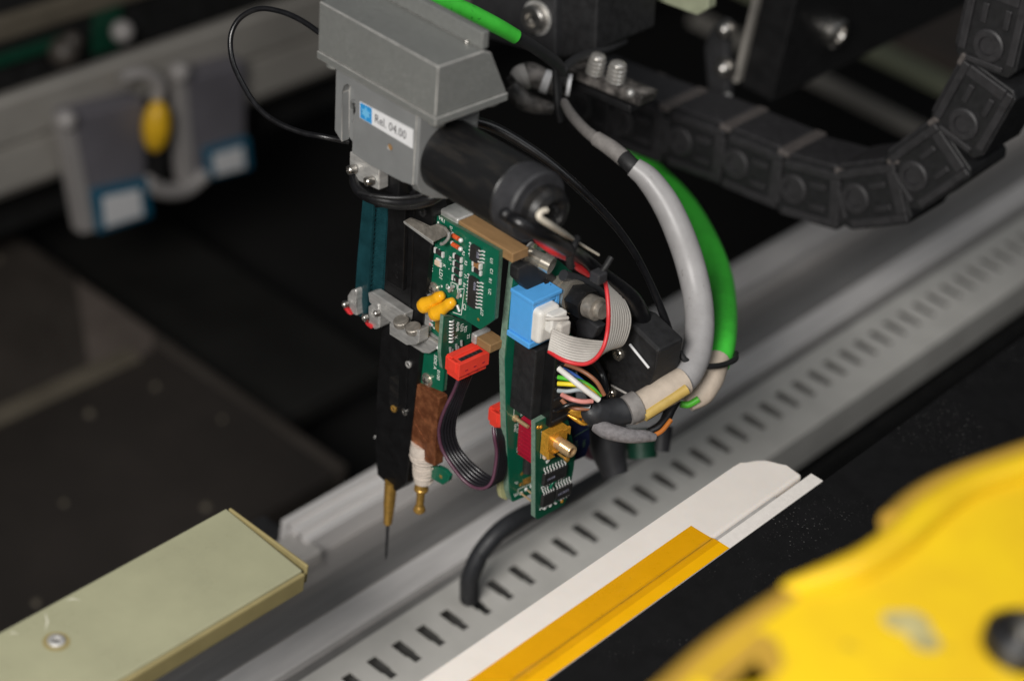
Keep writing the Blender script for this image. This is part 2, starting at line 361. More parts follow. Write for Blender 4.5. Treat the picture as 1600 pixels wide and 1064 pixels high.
g = G(); g.prism(prof, 1, Y0, Y1); rb = t.part('rail_body', g, 'alu')
t = Thing('ridged_profile', 'ridged aluminium extrusion ending beside the olive plate corner', 'extrusion', 'w', (-5.3, 2, 15))
pe = (-6.596, 3.057, 15.0); pf = (-5.429, 2.949, 15.0)
x0, x1, y_ = pe[0], pf[0], pe[1]
W_ = x1 - x0
prof = [(x0, 13.0), (x0, 15.0), (x0 + W_ * .24, 15.03), (x0 + W_ * .26, 14.86), (x0 + W_ * .34, 14.86), (x0 + W_ * .36, 14.98), (x0 + W_ * .6, 14.95), (x0 + W_ * .63, 14.78), (x0 + W_ * .74, 14.78), (x0 + W_ * .76, 14.9), (x1 - .02, 14.88), (x1, 13.0)]
g = G(); g.prism(prof, 1, y_, Y1); t.part('profile_bar', g, 'alu')
eb = (-5.421, 2.535, 14.8); g = G(); g.box(eb[0] - .75, eb[0] + .45, eb[1] - .75, eb[1] + .75, 13.6, 14.8, 0, .1); g.box(eb[0] - .2, eb[0] + .7, eb[1] - 1.3, eb[1] - .5, 13.6, 14.7, 0, .1); t.part('end_bracket', g, 'labelgrey')
g = G(); g.box(x0 - 1.3, x0 - .05, y_ - 2.2, y_ + .6, 12.2, 14.2, 0, .25, 3); t.part('black_foot', g, 'blackmat')
# black side trough past the duct
g = G(); g.box(2.4, 8.0, Y0, Y1, 9, 9.5); single('dark_trough', None, None, 'w', (5, 0, 9), g, 'dark', 'structure')
g = G(); g.box(-5.6, 1.8, Y0, Y1, 12.2, 12.9); single('duct_support', None, None, 'w', (0, 0, 12), g, 'dark', 'structure')

# olive glass fibre plate, lower left
t = Thing('glass_fibre_plate', 'translucent olive glass fibre plate with one steel screw and chipped edge', 'plate', 'w', (1.5, -12, 24.5))
g = G(); g.prism([(.2, -40), (2.86, -40), (2.86, -6.65), (.2, -6.52)], 2, 24.45, 25.0, 0, .03)
t.part('plate_body', g, 'gfr')
g = G(); g.prism([(2.862, -40), (3.0, -40), (2.97, -6.62), (2.862, -6.67)], 2, 24.42, 24.97, 0, .05); t.part('plate_edge_strip', g, 'gfredge')
g = G(); g.box(.25, 2.85, -6.50, -6.42, 24.5, 25.02, 0, .03); t.part('end_lip', g, 'gfredge')
sp = (1.168, -12.28, 25.0)
g = screw_g((sp[0], sp[1], 24.98), (0, 0, 1), .19, .09); t.part('screw', g, ['steelsat', 'groove'])
g = G(); g.rev((sp[0], sp[1], 25.0), (sp[0], sp[1], 25.1), [(0, .29), (.012, .29), (.012, .15)], 24, 0); t.part('washer_ring', g, 'gfredge')
g = G()
for a in ([(0.359, -12.918, 25.004), (0.368, -12.782, 25.004), (0.507, -12.719, 25.004), (0.4, -12.796, 25.004)], [(0.31, -11.324, 25.004), (0.334, -11.163, 25.004), (0.512, -11.069, 25.004), (0.386, -11.177, 25.004)], [(0.298, -11.881, 25.004), (0.587, -12.014, 25.004), (0.776, -12.261, 25.004), (0.557, -12.049, 25.004)]):
    g.add([V(p) for p in a], [(0, 1, 2, 3)], 0)
t.part('edge_chip', g, 'crack', kind='stuff')

# white wear strip, amber tape, white bar, black felt bar (along Y, X 6.8 .. 15)
t = Thing('white_wear_strip', 'milky white plastic wear strip with a rounded far end', 'strip', 'w', (7.4, 0, 24))
poly = [(8.12, -30), (6.74, -30), (6.74, 5.0), (6.76, 5.3), (6.82, 5.55), (6.92, 5.78), (7.08, 5.98), (7.3, 6.12), (7.6, 6.2), (8.1, 6.25)]
g = G(); g.prism(poly, 2, 23.6, 24.6, 0, .11, 6); t.part('strip_body', g, 'hdpe')
t = Thing('white_edge_bar', 'thin bright white bar between the wear strip and black felt bar', 'bar', 'w', (8.3, 0, 24))
g = G(); g.box(8.22, 8.60, -30, 6.42, 23.8, 24.63, 0, .02); t.part('bar_body', g, 'whitebar')
g = G(); g.box(8.122, 8.218, -30, 4.9, 23.7, 24.585, 0); t.part('glue_seam', g, 'labelgrey')
t = Thing('amber_tape', 'glossy amber adhesive tape stuck along the white wear strip', 'tape', 'w', (7.9, 0, 24.6))
g = G(); a0, a1 = 7.46, 8.60
ys = [-30 + (32.22) * i / 60 for i in range(61)]
vs = []
for i, y in enumerate(ys):
    for j in range(9):
        x = a0 + (a1 - a0) * j / 8; yy = y + (0.04 * j / 8 if i == 60 else 0)
        zz = 24.618 + (.032 if x > 8.1 else 0) + .003 * math.sin(y * 1.3 + j)
        vs.append((x, yy, zz))
g.add(vs, [(i * 9 + j, i * 9 + j + 1, (i + 1) * 9 + j + 1, (i + 1) * 9 + j) for i in range(60) for j in range(8)], 0)
g.add([(p[0], p[1], p[2] - .008) for p in vs], [(i * 9 + j + 1, i * 9 + j, (i + 1) * 9 + j, (i + 1) * 9 + j + 1) for i in range(60) for j in range(8)], 0)
nf = 60 * 8
for q in range(nf):
    if q % 8 >= 6: g.mi[q] = 1
g.add([(8.10, -30, 24.652), (8.125, -30, 24.652), (8.125, 2.2, 24.652), (8.10, 2.2, 24.652)], [(0, 1, 2, 3)], 2)
t.part('tape_film', g, ['polyimide', 'polybright', 'tapeline'])
t = Thing('black_felt_bar', 'broad dusty black bar crossing under the yellow cover', 'bar', 'w', (11, 0, 24))
g = G(); g.box(8.62, 22.0, -40, 75, 20.0, 24.66, 0, .03); t.part('bar_body', g, 'felt')

# yellow feeder cover, lower right, close to the lens
ZY = 36.0
t = Thing('yellow_cover', 'bright yellow moulded machine cover out of focus at lower right', 'cover', 'w', (16, -8, ZY))
poly = [(16.247, -13.926), (16.14, -12.519), (16.205, -10.572), (16.025, -10.63), (15.921, -10.339), (16.316, -9.094), (16.425, -7.514), (16.358, -5.957), (16.871, -3.958), (19.03, -1.204), (23.14, -9.98), (17.839, -16.004)]
g = G(); g.prism(poly, 2, ZY - 3.0, ZY, 0, .18, 4); t.part('cover_shell', g, 'yellow')
g = G(); g.tube([(p[0], p[1], ZY + .02) for p in [(16.079, -10.655, 36.0), (16.309, -10.099, 36.0), (16.558, -9.277, 36.0), (16.631, -8.142, 36.0), (16.583, -7.059, 36.0), (16.687, -5.868, 36.0), (17.208, -4.102, 36.0)]], [.1, .22, .28, .3, .3, .26, .26], 12); t.part('raised_rim', g, 'yellow')
g = G(); g.tube([(p[0], p[1], ZY - .1) for p in [(16.329, -7.761, 36.0), (16.294, -6.897, 36.0), (16.395, -6.019, 36.0), (16.657, -4.942, 36.0), (16.994, -3.714, 36.0)]], .3, 10); t.part('ochre_edge', g, 'ochre')  # ochre colour paints the shading of the chamfer facing away
g = G(); g.tube([(p[0], p[1], ZY - .15) for p in [(16.176, -13.911, 36.0), (16.099, -12.463, 36.0), (16.171, -10.612, 36.0)]], .22, 8); t.part('ochre_edge', g, 'ochre')
g = G()
for p, r in (((17.853, -9.708, 36.0), .30), ((18.182, -9.863, 36.0), .25), ((17.645, -9.847, 36.0), .22)): g.rev((p[0], p[1], ZY + .004 + r * .01), (p[0], p[1], ZY + 1), [(0, r), (.006, r * .98)], 20)
t.part('grey_decal', g, 'decal')
poly = [(16.374, -13.316), (16.351, -11.732), (16.668, -11.674), (17.054, -12.059), (17.083, -12.518), (16.686, -12.288), (16.767, -13.214)]
g = G(); g.prism(poly, 2, ZY + .004, ZY + .012); t.part('brown_marking', g, 'ochre')
kp = (19.278, -8.816, 36.0)
g = G(); g.rev((kp[0], kp[1], ZY), (kp[0], kp[1], ZY + 1), [(0, .62), (.25, .62), (.4, .46), (.4, 0)], 30, cap=False); kn = t.part('black_knob', g, 'black')
g = G(); g.rev((kp[0], kp[1], ZY + .38), (kp[0], kp[1], ZY + 1), [(0, .26), (.15, .26), (.2, .18), (.2, 0)], 20, cap=False); t.part('knob_screw', g, 'steel', kn)

# hanging rail and brackets, upper left
t = Thing('hanging_rail', 'blurred grey rail across the upper left with hanging brackets', 'rail', 'w', (-35, 20, 10))
g = G(); g.prism([(-34.7, 8.2), (-34.7, 13.0), (-34.2, 13.1), (-34.0, 12.9), (-34.0, 11.0), (-34.5, 10.9), (-34.5, 10.65), (-34.0, 10.55), (-33.9, 8.8), (-34.3, 8.2)], 1, -5, 80); t.part('rail_body', g, 'railgrey')
g = G(); g.box(-60, -37.2, -5, 120, 4, 21); t.part('rail_back', g, 'dark')
t = Thing('upper_rail', 'dim brownish grey rail at the very top left corner', 'rail', 'w', (-44, 20, 16))
ta, tb = (-36.8, 16.737, 13.896), (-36.8, 16.711, 15.096)
g = G(); g.box(-37.15, -36.7, -5, 60, ta[2], tb[2], 0, .2); t.part('rail_body', g, 'floorband')
ta, tb = (-36.8, 16.76, 12.8), (-36.8, 16.751, 13.228)
g = G(); g.box(-37.15, -36.7, -5, (-36.8, 20.168, 13.284)[1], ta[2], tb[2], 0, .05); t.part('green_board_strip', g, 'deepgreen')
p = (-36.2, 22.211, 12.973)
t = Thing('ball_stud', 'blurred round steel stud on a green board at upper left', 'stud', 'w', (p[0], p[1], p[2]))
g = G(); g.ball(p, .5, 20); t.part('stud_ball', g, 'brktlight')
g = G(); g.box(-37.1, -36.8, p[1] - 1.0, p[1] + .5, p[2] - 1.2, p[2] + 1.2, 0, .05); t.part('stud_board', g, 'deepgreen')
g = G(); g.ball((-36.4, 19.163, 12.765), .7, 12); g.ball((-36.4, 19.565, 13.142), .5, 12)
single('dim_fitting', 'barely lit brownish fitting below the top left rail', 'fitting', 'w', (-36.4, 19.163, 12.765), g, 'floormid')
def bracket(quad, leftq, labq, name_label, lab_label):
    t = Thing('sensor_bracket', name_label, 'bracket', 'w', (-33, quad[0][0], quad[0][1]), 'sensor brackets hanging from the upper left rail')
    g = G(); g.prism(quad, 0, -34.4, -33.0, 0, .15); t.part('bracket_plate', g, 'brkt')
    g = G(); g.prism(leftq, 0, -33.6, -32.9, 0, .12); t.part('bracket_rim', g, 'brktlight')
    g = G(); cy = sum(q[0] for q in labq) / 4; cz = sum(q[1] for q in labq) / 4
    g.prism([(cy + (q[0] - cy) * 1.25, cz + (q[1] - cz) * 1.25) for q in labq], 0, -33.1, -32.7, 0, .1); lp = t.part('label_frame', g, 'tealframe')
    g = G(); g.prism([(cy - .12 + (q[0] - cy) * .86, cz + (q[1] - cz) * .88) for q in labq], 0, -32.69, -32.6, 0, .05); t.part('label', g, 'labelwhite', lp)
    b = quad[0]; g = G(); g.ball((-32.8, leftq[0][0] + .2, leftq[0][1] + .1), .45, 14); t.part('bracket_screw', g, 'brktlight')
yz = lambda l: [(p[1], p[2]) for p in l]
bracket(yz([(-33.0, 16.68, 11.957), (-33.0, 20.877, 11.551), (-33.0, 21.344, 5.861), (-33.0, 18.061, 5.841)]), yz([(-33.0, 16.143, 11.978), (-33.0, 16.926, 11.724), (-33.0, 18.422, 5.772), (-33.0, 17.526, 5.911), (-33.0, 16.776, 9.601)]), yz([(-32.8, 18.329, 7.782), (-32.8, 20.768, 7.405), (-32.8, 21.103, 5.75), (-32.8, 18.604, 5.942)]),
        'grey sensor bracket hanging lowest, white blue edged label at its foot', None)
bracket(yz([(-33.0, 22.932, 11.861), (-33.0, 26.765, 11.572), (-33.0, 27.318, 6.482), (-33.0, 23.989, 6.096)]), yz([(-33.0, 22.34, 12.355), (-33.0, 23.086, 12.225), (-33.0, 24.214, 6.187), (-33.0, 23.393, 6.307), (-33.0, 22.917, 9.784)]), yz([(-32.8, 24.75, 7.691), (-32.8, 26.898, 7.51), (-32.8, 27.212, 6.1), (-32.8, 25.071, 6.363)]),
        'grey sensor bracket hanging next to the yellow stopper, farther along the rail', None)
kp = (-32.5, 21.103, 10.358)
t = Thing('yellow_stopper', 'blurred yellow stopper between the two hanging sensor brackets', 'stopper', 'w', kp)
g = G(); g.ball(kp, 1, 16, 0, (.6, .65, 1.25)); t.part('stopper_body', g, 'knob')
g = G(); g.tube([(kp[0] - .3, kp[1] + .2, kp[2] + 1.1), (kp[0] - .2, kp[1] + .2, kp[2] + 1.9), (kp[0] - .4, kp[1] - .6, kp[2] + 2.6), (kp[0] - .6, kp[1] - 1.6, kp[2] + 2.6)], .3, 10); t.part('stopper_neck', g, 'brktlight')
g = G(); g.box(-34.2, -33.4, kp[1] - .2, kp[1] + 1.7, kp[2] - 4.2, kp[2] + .6, 0, .2); t.part('stopper_block', g, 'dark')
g = G(); g.tube([(-33.0, 21.173, 7.26), (-33.0, 22.24, 6.447), (-33.0, 23.606, 6.062), (-33.0, 24.655, 6.475)], .38, 10)
single('grey_hose', 'short grey hose curving between the two sensor brackets', 'hose', 'w', (-33.0, 22.24, 6.447), g, 'brktlight')

# crossing shelf bars, far right behind the chain
def xbar(y0, y1, x0, x1, z, label, mt_):
    g = G(); g.box(x0, x1, y0, y1, z - .6, z, 0, .1); single('cross_bar', label, 'bar', 'w', (x0, y0, z), g, mt_, None, 'pale bars crossing behind the cable chain')
pa = (-18.507, 62.239, 8.0); pb = (-17.613, 58.235, 8.0)
xbar(pa[1] - 1.2, pa[1] + .4, pa[0] - 14, pa[0] + 8, 8, 'paler upper bar crossing behind the cable chain', 'sage')
xbar(pb[1] - .9, pb[1] + .1, pb[0] - 12, pb[0] + 6, 7, 'dimmer lower bar crossing behind the cable chain', 'railgrey')
pc = (-19.365, 66.333, 8.0)
g = G(); g.box(pc[0] - 9, pc[0] + 5, pc[1] - 1, pc[1] + 6, 6.5, 7.5); single('dim_shelf', 'dim brown shelf glimpsed past the black beam', 'shelf', 'w', (pc[0], pc[1], 7), g, 'floorlight')

# ================================================================== GANTRY ABOVE
# black beam and its bracket
bx = (-2.404, 19.0, 26.522); b2 = (-3.865, 19.0, 25.806)
t = Thing('black_beam', 'deep black square beam hanging at the top right', 'beam', 'w', (bx[0] - 2, 19, bx[2]))
g = G(); g.box(b2[0] + .25, bx[0], 19, 70, bx[2], bx[2] + 30, 0, .06); t.part('beam_body', g, 'beam')
bs = (-4.0, 21.783, 28.224)
g = screw_g((bx[0] - .02, bs[1], bs[2]), (1, 0, 0), .5, .35); t.part('beam_screw', g, ['steel', 'dark'])
g = G(); g.box(b2[0] + .02, b2[0] + .2, 18.8, 19.2, bx[2] + .1, bx[2] + 30, 0, .04); t.part('edge_strip', g, 'railgrey')
q = [(-4.331, 18.6, 25.945), (-4.916, 18.6, 27.521), (-4.775, 18.6, 28.264), (-4.303, 18.6, 28.585), (-3.645, 18.6, 26.269), (-3.979, 18.6, 25.878)]
t = Thing('screw_plate', 'small dark plate with two bright round screws on the black beam', 'plate', 'w', q[0])
g = G(); g.prism([(p[0], p[2]) for p in q], 1, 18.4, 18.78, 0, .08); t.part('plate_body', g, 'block')
for pq in [(-4.244, 18.3, 28.428), (-3.968, 18.3, 27.175)]:
    g = G(); g.ball((pq[0], 18.3, pq[2]), .26, 18); g.cyl((pq[0], 18.3, pq[2]), (pq[0], 18.45, pq[2]), .34); t.part('round_screw', g, 'steel')
pq = (-3.575, 18.3, 26.349)
g = G(); g.ball(pq, .14, 14); t.part('small_stud', g, 'steelsat')
# dark block with big socket screw
q = [(-7.235, 9.0, 31.47), (-4.338, 9.0, 32.701), (-3.834, 9.0, 30.346), (-5.383, 9.0, 30.043), (-6.913, 9.0, 29.761)]
t = Thing('drive_block', 'dark grey gantry block with one big socket screw', 'block', 'w', q[2])
g = G(); g.prism([(p[0], p[2]) for p in q], 1, 9, 12.5, 0, .06); t.part('block_body', g, 'block')
q2 = [(-4.532, 9.3, 32.542), (-3.159, 9.3, 33.125), (-2.786, 9.3, 30.973), (-4.024, 9.3, 30.17)]
g = G(); g.prism([(p[0] + .01, p[2]) for p in q2], 1, 9.3, 12, 0, .06); t.part('side_plate', g, 'blackmat')
ps = (-4.678, 9.0, 31.235)
g = screw_g((ps[0], 9.02, ps[2]), (0, -1, 0), .40, .32, 28); t.part('socket_screw', g, ['steel', 'dark'])
g = G(); g.rev((ps[0], 9.01, ps[2]), (ps[0], 8, ps[2]), [(0, .5), (.05, .5), (.05, .4)], 28); t.part('washer', g, 'steelsat')
pq = [(-8.046, 12.0, 30.35), (-1.93, 12.0, 32.951), (-1.677, 12.0, 31.769), (-2.0, 12.0, 31.427), (-3.625, 12.0, 31.273), (-4.791, 12.0, 31.211)]
g = G(); g.prism([(p[0], p[2]) for p in pq], 1, 12.8, 13.2, 0, .05)
single('sage_panel', 'pale sage panel corner hanging at the top edge', 'panel', 'w', pq[3], g, 'sage')

# energy chain: links in a vertical plane
CY = 6.2
CP = [(-6.271, 14.4, 26.0), (-4.687, 14.4, 26.169), (-2.481, 14.4, 26.546), (-0.443, 14.4, 26.779), (1.608, 14.4, 26.959), (3.582, 14.4, 27.688), (5.071, 14.4, 29.204), (5.996, 14.4, 31.342), (5.99, 14.4, 33.718), (5.644, 14.4, 35.733)]
cent = [V(p) for p in CP]
LL, LH, LW = 2.34, 1.86, 2.0
def link_meshes():
    g = G(); h2 = LH / 2
    poly = [(-LL * .52, -h2 * .78), (-LL * .40, -h2), (LL * .42, -h2), (LL * .5, -h2 * .8), (LL * .5, h2 * .8), (LL * .42, h2), (-LL * .40, h2), (-LL * .52, h2 * .78)]
    g.prism(poly, 1, -LW / 2, LW / 2, 0, .05, 2)
    # raised frame on both faces
    gf = G()
    for sy in (-1,):
        y0, y1 = -LW / 2 - .10, -LW / 2 + .01
        gf.box(-LL * .36, LL * .46, y0, y1, h2 * .66, h2 * .92, 0, .04); gf.box(-LL * .36, LL * .46, y0, y1, -h2 * .92, -h2 * .66, 0, .04)
        gf.box(LL * .32, LL * .47, y0, y1, -h2 * .66, h2 * .66, 0, .04)
        gf.box(LL * .02, LL * .26, y0 + .02, y1, h2 * .22, h2 * .42, 0, .03); gf.box(LL * .02, LL * .26, y0 + .02, y1, -h2 * .5, -h2 * .3, 0, .03)
        gf.box(-LL * .47, -LL * .40, y0, y1, -h2 * .6, h2 * .6, 0, .03)
    frame = gf.mesh('link_frame')
    side = g.mesh('link_body')
    g = G(); g.rev((-LL * .22, -LW / 2, 0), (-LL * .22, -LW / 2 - 1, 0), [(0, .46), (.07, .46), (.1, .40), (.1, .26), (.02, .24), (.02, 0)], 28, cap=False); boss = g.mesh('pivot_boss')
    g = G(); g.prism([(-LL * .44, h2 * .90), (-LL * .36, h2 * 1.10), (LL * .34, h2 * 1.10), (LL * .42, h2 * .90)], 1, -LW / 2 + .1, LW / 2 - .1, 0, .05); cross = g.mesh('crossbar')
    g = G(); g.box(LL * .36, LL * .52, -LW / 2 - .06, LW / 2, h2 * .88, h2 * 1.08, 0, .05); edge = g.mesh('worn_edge')
    for me, mt_ in ((side, 'chain'), (boss, 'chainframe'), (cross, 'chainframe'), (edge, 'chainworn'), (frame, 'chainframe')): me.materials.append(M[mt_])
    return side, boss, cross, edge, frame
SM = link_meshes()
t = Thing('cable_chain', 'black plastic energy chain curving up to the right', 'cable chain', 'w', cent[0])
for i in range(0, len(cent)):
    a = cent[max(i - 1, 0)]; b = cent[min(i + 1, len(cent) - 1)]; d = b - a
    ang = -math.atan2(d.z, d.x)
    o = bpy.data.objects.new('chain_link', SM[0]); COL.objects.link(o); o.parent = t.o
    o.location = cent[i] - cent[0] + V((0, LW / 2, 0)) + V((math.cos(ang), 0, -math.sin(ang))) * .43; o.rotation_euler = (0, ang, 0)
    for me in SM[1:]:
        c_ = bpy.data.objects.new(me.name, me); COL.objects.link(c_); c_.parent = o
# chain mount bracket with two bright screws
q = (-3.363, 9.0, 30.002)
t = Thing('chain_mount', 'worn steel mount with two bright screws at the chain start', 'bracket', 'w', q)
g = G(); g.prism([(p[0], p[2]) for p in [(-3.384, 9.0, 29.992), (-0.84, 9.0, 30.232), (-0.788, 9.0, 30.573), (-3.397, 9.0, 30.267)]], 1, 9.0, 9.75, 0, .05); t.part('mount_plate', g, 'grimy')
g = G(); g.prism([(p[0], p[2]) for p in [(-3.395, 9.1, 29.876), (-1.174, 9.1, 30.081), (-1.123, 9.1, 29.866), (-3.352, 9.1, 29.675)]], 1, 9.1, 9.9, 0, .05); t.part('mount_body', g, 'chain')
for px_ in [(-2.428, 8.95, 30.846), (-1.726, 8.95, 30.934)]:
    g = G(); b = V(px_); g.cyl(b - V((0, 0, .30)), b + V((0, 0, .2)), .24, n=24)
    for k in range(4): g.rev(b + V((0, 0, -.3 + k * .12)), b + V((0, 0, 1)), [(0, .24), (.03, .265), (.06, .24)], 24, cap=False)
    g.ball(b + V((0, 0, .2)), .235, 18, 0, (1, 1, .5)); t.part('mount_screw', g, 'brightscrew')
g = G(); g.ball((-1.194, 9.0, 30.499), .12, 12); t.part('mount_stud', g, 'steelsat')
# clamp junk left of the chain: taped bundle end
t = Thing('taped_bundle', 'grimy taped cable bundle with black tie beside the chain start', 'cable bundle', 'w', (-2.343, 6.0, 31.196))
g = G(); g.tube([(-3.94, 7.361, 29.935), (-3.753, 7.747, 30.241), (-3.396, 7.964, 30.202), (-3.121, 8.137, 30.178), (-2.784, 8.389, 30.199)], [.26, .36, .3, .32, .28], 12); t.part('tape_wrap', g, 'grimy')
g = G(); g.tube([(-3.729, 7.073, 30.122), (-3.373, 7.12, 29.88), (-2.994, 7.317, 29.8), (-2.604, 7.59, 29.8)], [.24, .28, .24, .16], 10); t.part('tape_wrap', g, 'grimy')
g = G(); g.tube([(-3.801, 7.339, 30.145), (-3.745, 7.465, 30.251), (-3.653, 7.585, 30.317)], [.30, .36, .36], 14); t.part('white_ring', g, 'labelgrey')
g = G(); g.tube([(-3.233, 7.739, 30.327), (-3.152, 7.783, 30.312), (-3.058, 7.839, 30.299)], [.325, .33, .325], 14); t.part('white_ring', g, 'labelwhite')
g = G(); g.tube([(-2.822, 7.608, 31.065), (-2.493, 7.333, 30.815), (-2.188, 7.145, 30.335), (-1.998, 7.155, 29.834)], [.16, .19, .19, .13], 12, flat=.6); t.part('cable_tie', g, 'blackmat')
g = G(); g.tube([(-2.48, 7.83, 30.513), (-2.394, 7.891, 30.515)], [.31, .31], 14); t.part('white_ring', g, 'labelwhite')

# ================================================================== PROBE HEAD
# housing cover and casting
t = Thing('actuator_housing', 'grey painted metal actuator housing with a release label', 'housing', 'head', (0, -1, 5.8))
g = G(); g.prism([(-1.98, 5.86), (-1.96, 7.08), (-.62, 7.08), (-.40, 6.98), (.14, 5.86)], 0, -1.9, 2.2, 0, .026, 2, 1); t.part('cover', g, ['cover', 'worn'])
g = G(); g.prism([(-2.0, 5.66), (-2.0, 5.85), (.16, 5.85), (.16, 5.66)], 0, -1.92, 2.24, 0, .018, 2, 1); t.part('cover_flange', g, ['cover', 'worn'])
g = G(); g.box(-2.6, 2.14, -.64, -.44, 7.083, 7.50, 0, .03); t.part('raised_step', g, 'cover')
g = screw_g((1.69, -.68, 7.08), (0, 0, 1), .055, .07); t.part('top_screw', g, ['steel', 'dark'])
for p in ((-1.55, -1.78, 5.6), (1.98, -1.72, 5.6), (1.95, -.1, 5.6)):
    g = G(); g.rev((p[0], p[1], 5.66), (p[0], p[1], 5), [(0, .19), (.10, .19), (.16, .12), (.16, 0)], 20, cap=False); t.part('flange_screw', g, 'cover')
# casting: front outline with a slot recess
ao = [(-1.46, 5.655), (-1.47, 3.92), (-1.2, 3.72), (-.9, 3.60), (-.2, 3.58), (1.0, 3.66), (1.36, 3.72), (1.46, 5.655)]
g = G(); g.prism(ao, 1, -1.56, .1, 0, .05, 2)
g.prism([(-1.77, 5.65), (-1.78, 3.78), (-1.62, 3.5), (-1.25, 3.25), (-.8, 3.08), (0, 3.1), (0, 5.65)], 0, 1.2, 1.47, 0, .03)
# front skin with slot opening (left) made of pieces
fs = -1.8
g.prism([(-1.46, 5.655), (-1.47, 3.92), (-1.2, 3.72), (-1.24, 5.0), (-1.18, 5.22), (-1.05, 5.32), (-.9, 5.32), (-.78, 5.22), (-.72, 5.05), (-.70, 4.72), (-.80, 4.6), (-.82, 3.6), (-.2, 3.58), (1.0, 3.66), (1.36, 3.72), (1.40, 5.655)], 1, fs, -1.563, 0, .022, 2, 1)
cast = t.part('casting', g, ['cast', 'worn'])
g = G(); g.rev((-.92, -1.563, 4.52), (-.92, -2, 4.52), [(0, .17), (.02, .15), (.02, 0)], 20, cap=False); t.part('slot_hole', g, 'dark', cast)
g = G(); g.tube([(-1.1, -1.58, 4.62), (-.98, -1.68, 4.84), (-.80, -1.72, 4.92)], .05, 10); g.box(-.95, -.74, -1.74, -1.6, 4.34, 4.42, 0, .02); t.part('slot_pin', g, 'cast', cast)
hp = (0.542, -1.8, 4.356)
g = G(); g.rev((hp[0], -1.82, hp[2]), (hp[0], -1, hp[2]), [(0, .09), (.02, .075)], 20, mi=0, cap=False); g.rev((hp[0], -1.806, hp[2]), (hp[0], -1, hp[2]), [(0, .075), (.001, .075)], 20, mi=1); t.part('tapped_hole', g, ['cast', 'wood'], cast)
# mount wing round the motor
# label with logo and lettering
TL = frameT((-.60, -1.804, 0), (1, 0, 0), (0, 0, 1), (0, -1, 0))
la, lb_, lc, ld = [(-0.56, 5.059), (1.309, 5.13), (1.32, 4.658), (-0.545, 4.655)]
g = G(); g.prism([la, lb_, lc, ld], 1, -1.822, -1.803); lab = t.part('release_label', g, 'labelwhite')
def lerp2(u, v):   # u along, v down the label
    x0 = [la[0] + (lb_[0] - la[0]) * u, la[1] + (lb_[1] - la[1]) * u]; x1 = [ld[0] + (lc[0] - ld[0]) * u, ld[1] + (lc[1] - ld[1]) * u]
    return (x0[0] + (x1[0] - x0[0]) * v, x0[1] + (x1[1] - x0[1]) * v)
g = G(); g.prism([lerp2(.015, .03), lerp2(.235, .03), lerp2(.235, .97), lerp2(.015, .97)], 1, -1.828, -1.821); lg = t.part('logo_square', g, 'labelblue', lab)
g = G(); cx_, cy_ = lerp2(.125, .5)
g.prism([lerp2(*p) for p in [(.125, .10), (.150, .32), (.205, .34), (.175, .5), (.205, .66), (.150, .68), (.125, .90), (.100, .68), (.045, .66), (.075, .5), (.045, .34), (.100, .32)]], 1, -1.833, -1.827); t.part('logo_mark', g, 'labelsky', lab)
o_ = lerp2(.285, .72); e_ = lerp2(.97, .72); dx_ = V((e_[0] - o_[0], 0, e_[1] - o_[1])).normalized()
g = textg('Rel. 04.00', .30, frameT((o_[0], -1.824, o_[1]), dx_, V((0, -1, 0)).cross(dx_), (0, -1, 0)), .002, sx=.93, bold=.001); t.part('label_text', g, 'ink', lab)

# motor
t = Thing('motor', 'black cylindrical motor with a stepped end beside the grey casting', 'motor', 'head', (1.5, -.78, 4.15))
A0 = V((1.472, -.88, 4.28)); AX = V((1, 0, 0))
g = G(); g.rev(A0, A0 + AX, [(.0, .82), (.03, .85), (2.36, .85), (2.40, .82)], 56); t.part('motor_body', g, 'motor')
g = G(); g.rev(A0, A0 + AX, [(2.40, .80), (2.41, .85), (2.95, .85), (3.01, .80), (3.01, .60), (3.03, .55)], 56, cap=False); t.part('motor_collar', g, 'collar')
g = G(); g.rev(A0, A0 + AX, [(2.96, .56), (3.06, .56), (3.08, .60), (3.28, .60), (3.42, .54), (3.5, .42), (3.49, .32), (3.38, .28), (3.38, .0)], 48, cap=False); ec = t.part('end_cap', g, 'motor')
g = G()
for k in range(7):
    a = math.radians(-60 + k * 32); g.cyl(A0 + V((3.3, .2 * math.cos(a), .2 * math.sin(a))), A0 + V((3.44, .2 * math.cos(a), .2 * math.sin(a))), .035, n=10)
t.part('terminal_ring', g, 'blackmat', ec)

# clamp plate with two screws below the casting
t = Thing('clamp_plate', 'small satin metal clamp plate with two socket screws under the casting', 'clamp', 'head', (-.6, -1.5, 3.1))
g = G(); g.prism([(-1.199, 3.401), (-0.119, 3.447), (-0.105, 2.845), (-1.199, 2.723)], 1, -1.55, -1.25, 0, .03); t.part('plate_body', g, 'steelsat')
for p in [(-0.969, -1.6, 3.037), (-0.325, -1.6, 3.019)]:
    g = screw_g((p[0], -1.55, p[2]), (-.25, -1, .0), .115, .2); t.part('screw', g, ['steel', 'dark'])
g = G(); g.box(-1.15, .25, -1.24, -.2, 2.7, 3.5, 0, .03); t.part('plate_backing', g, 'blackarm')

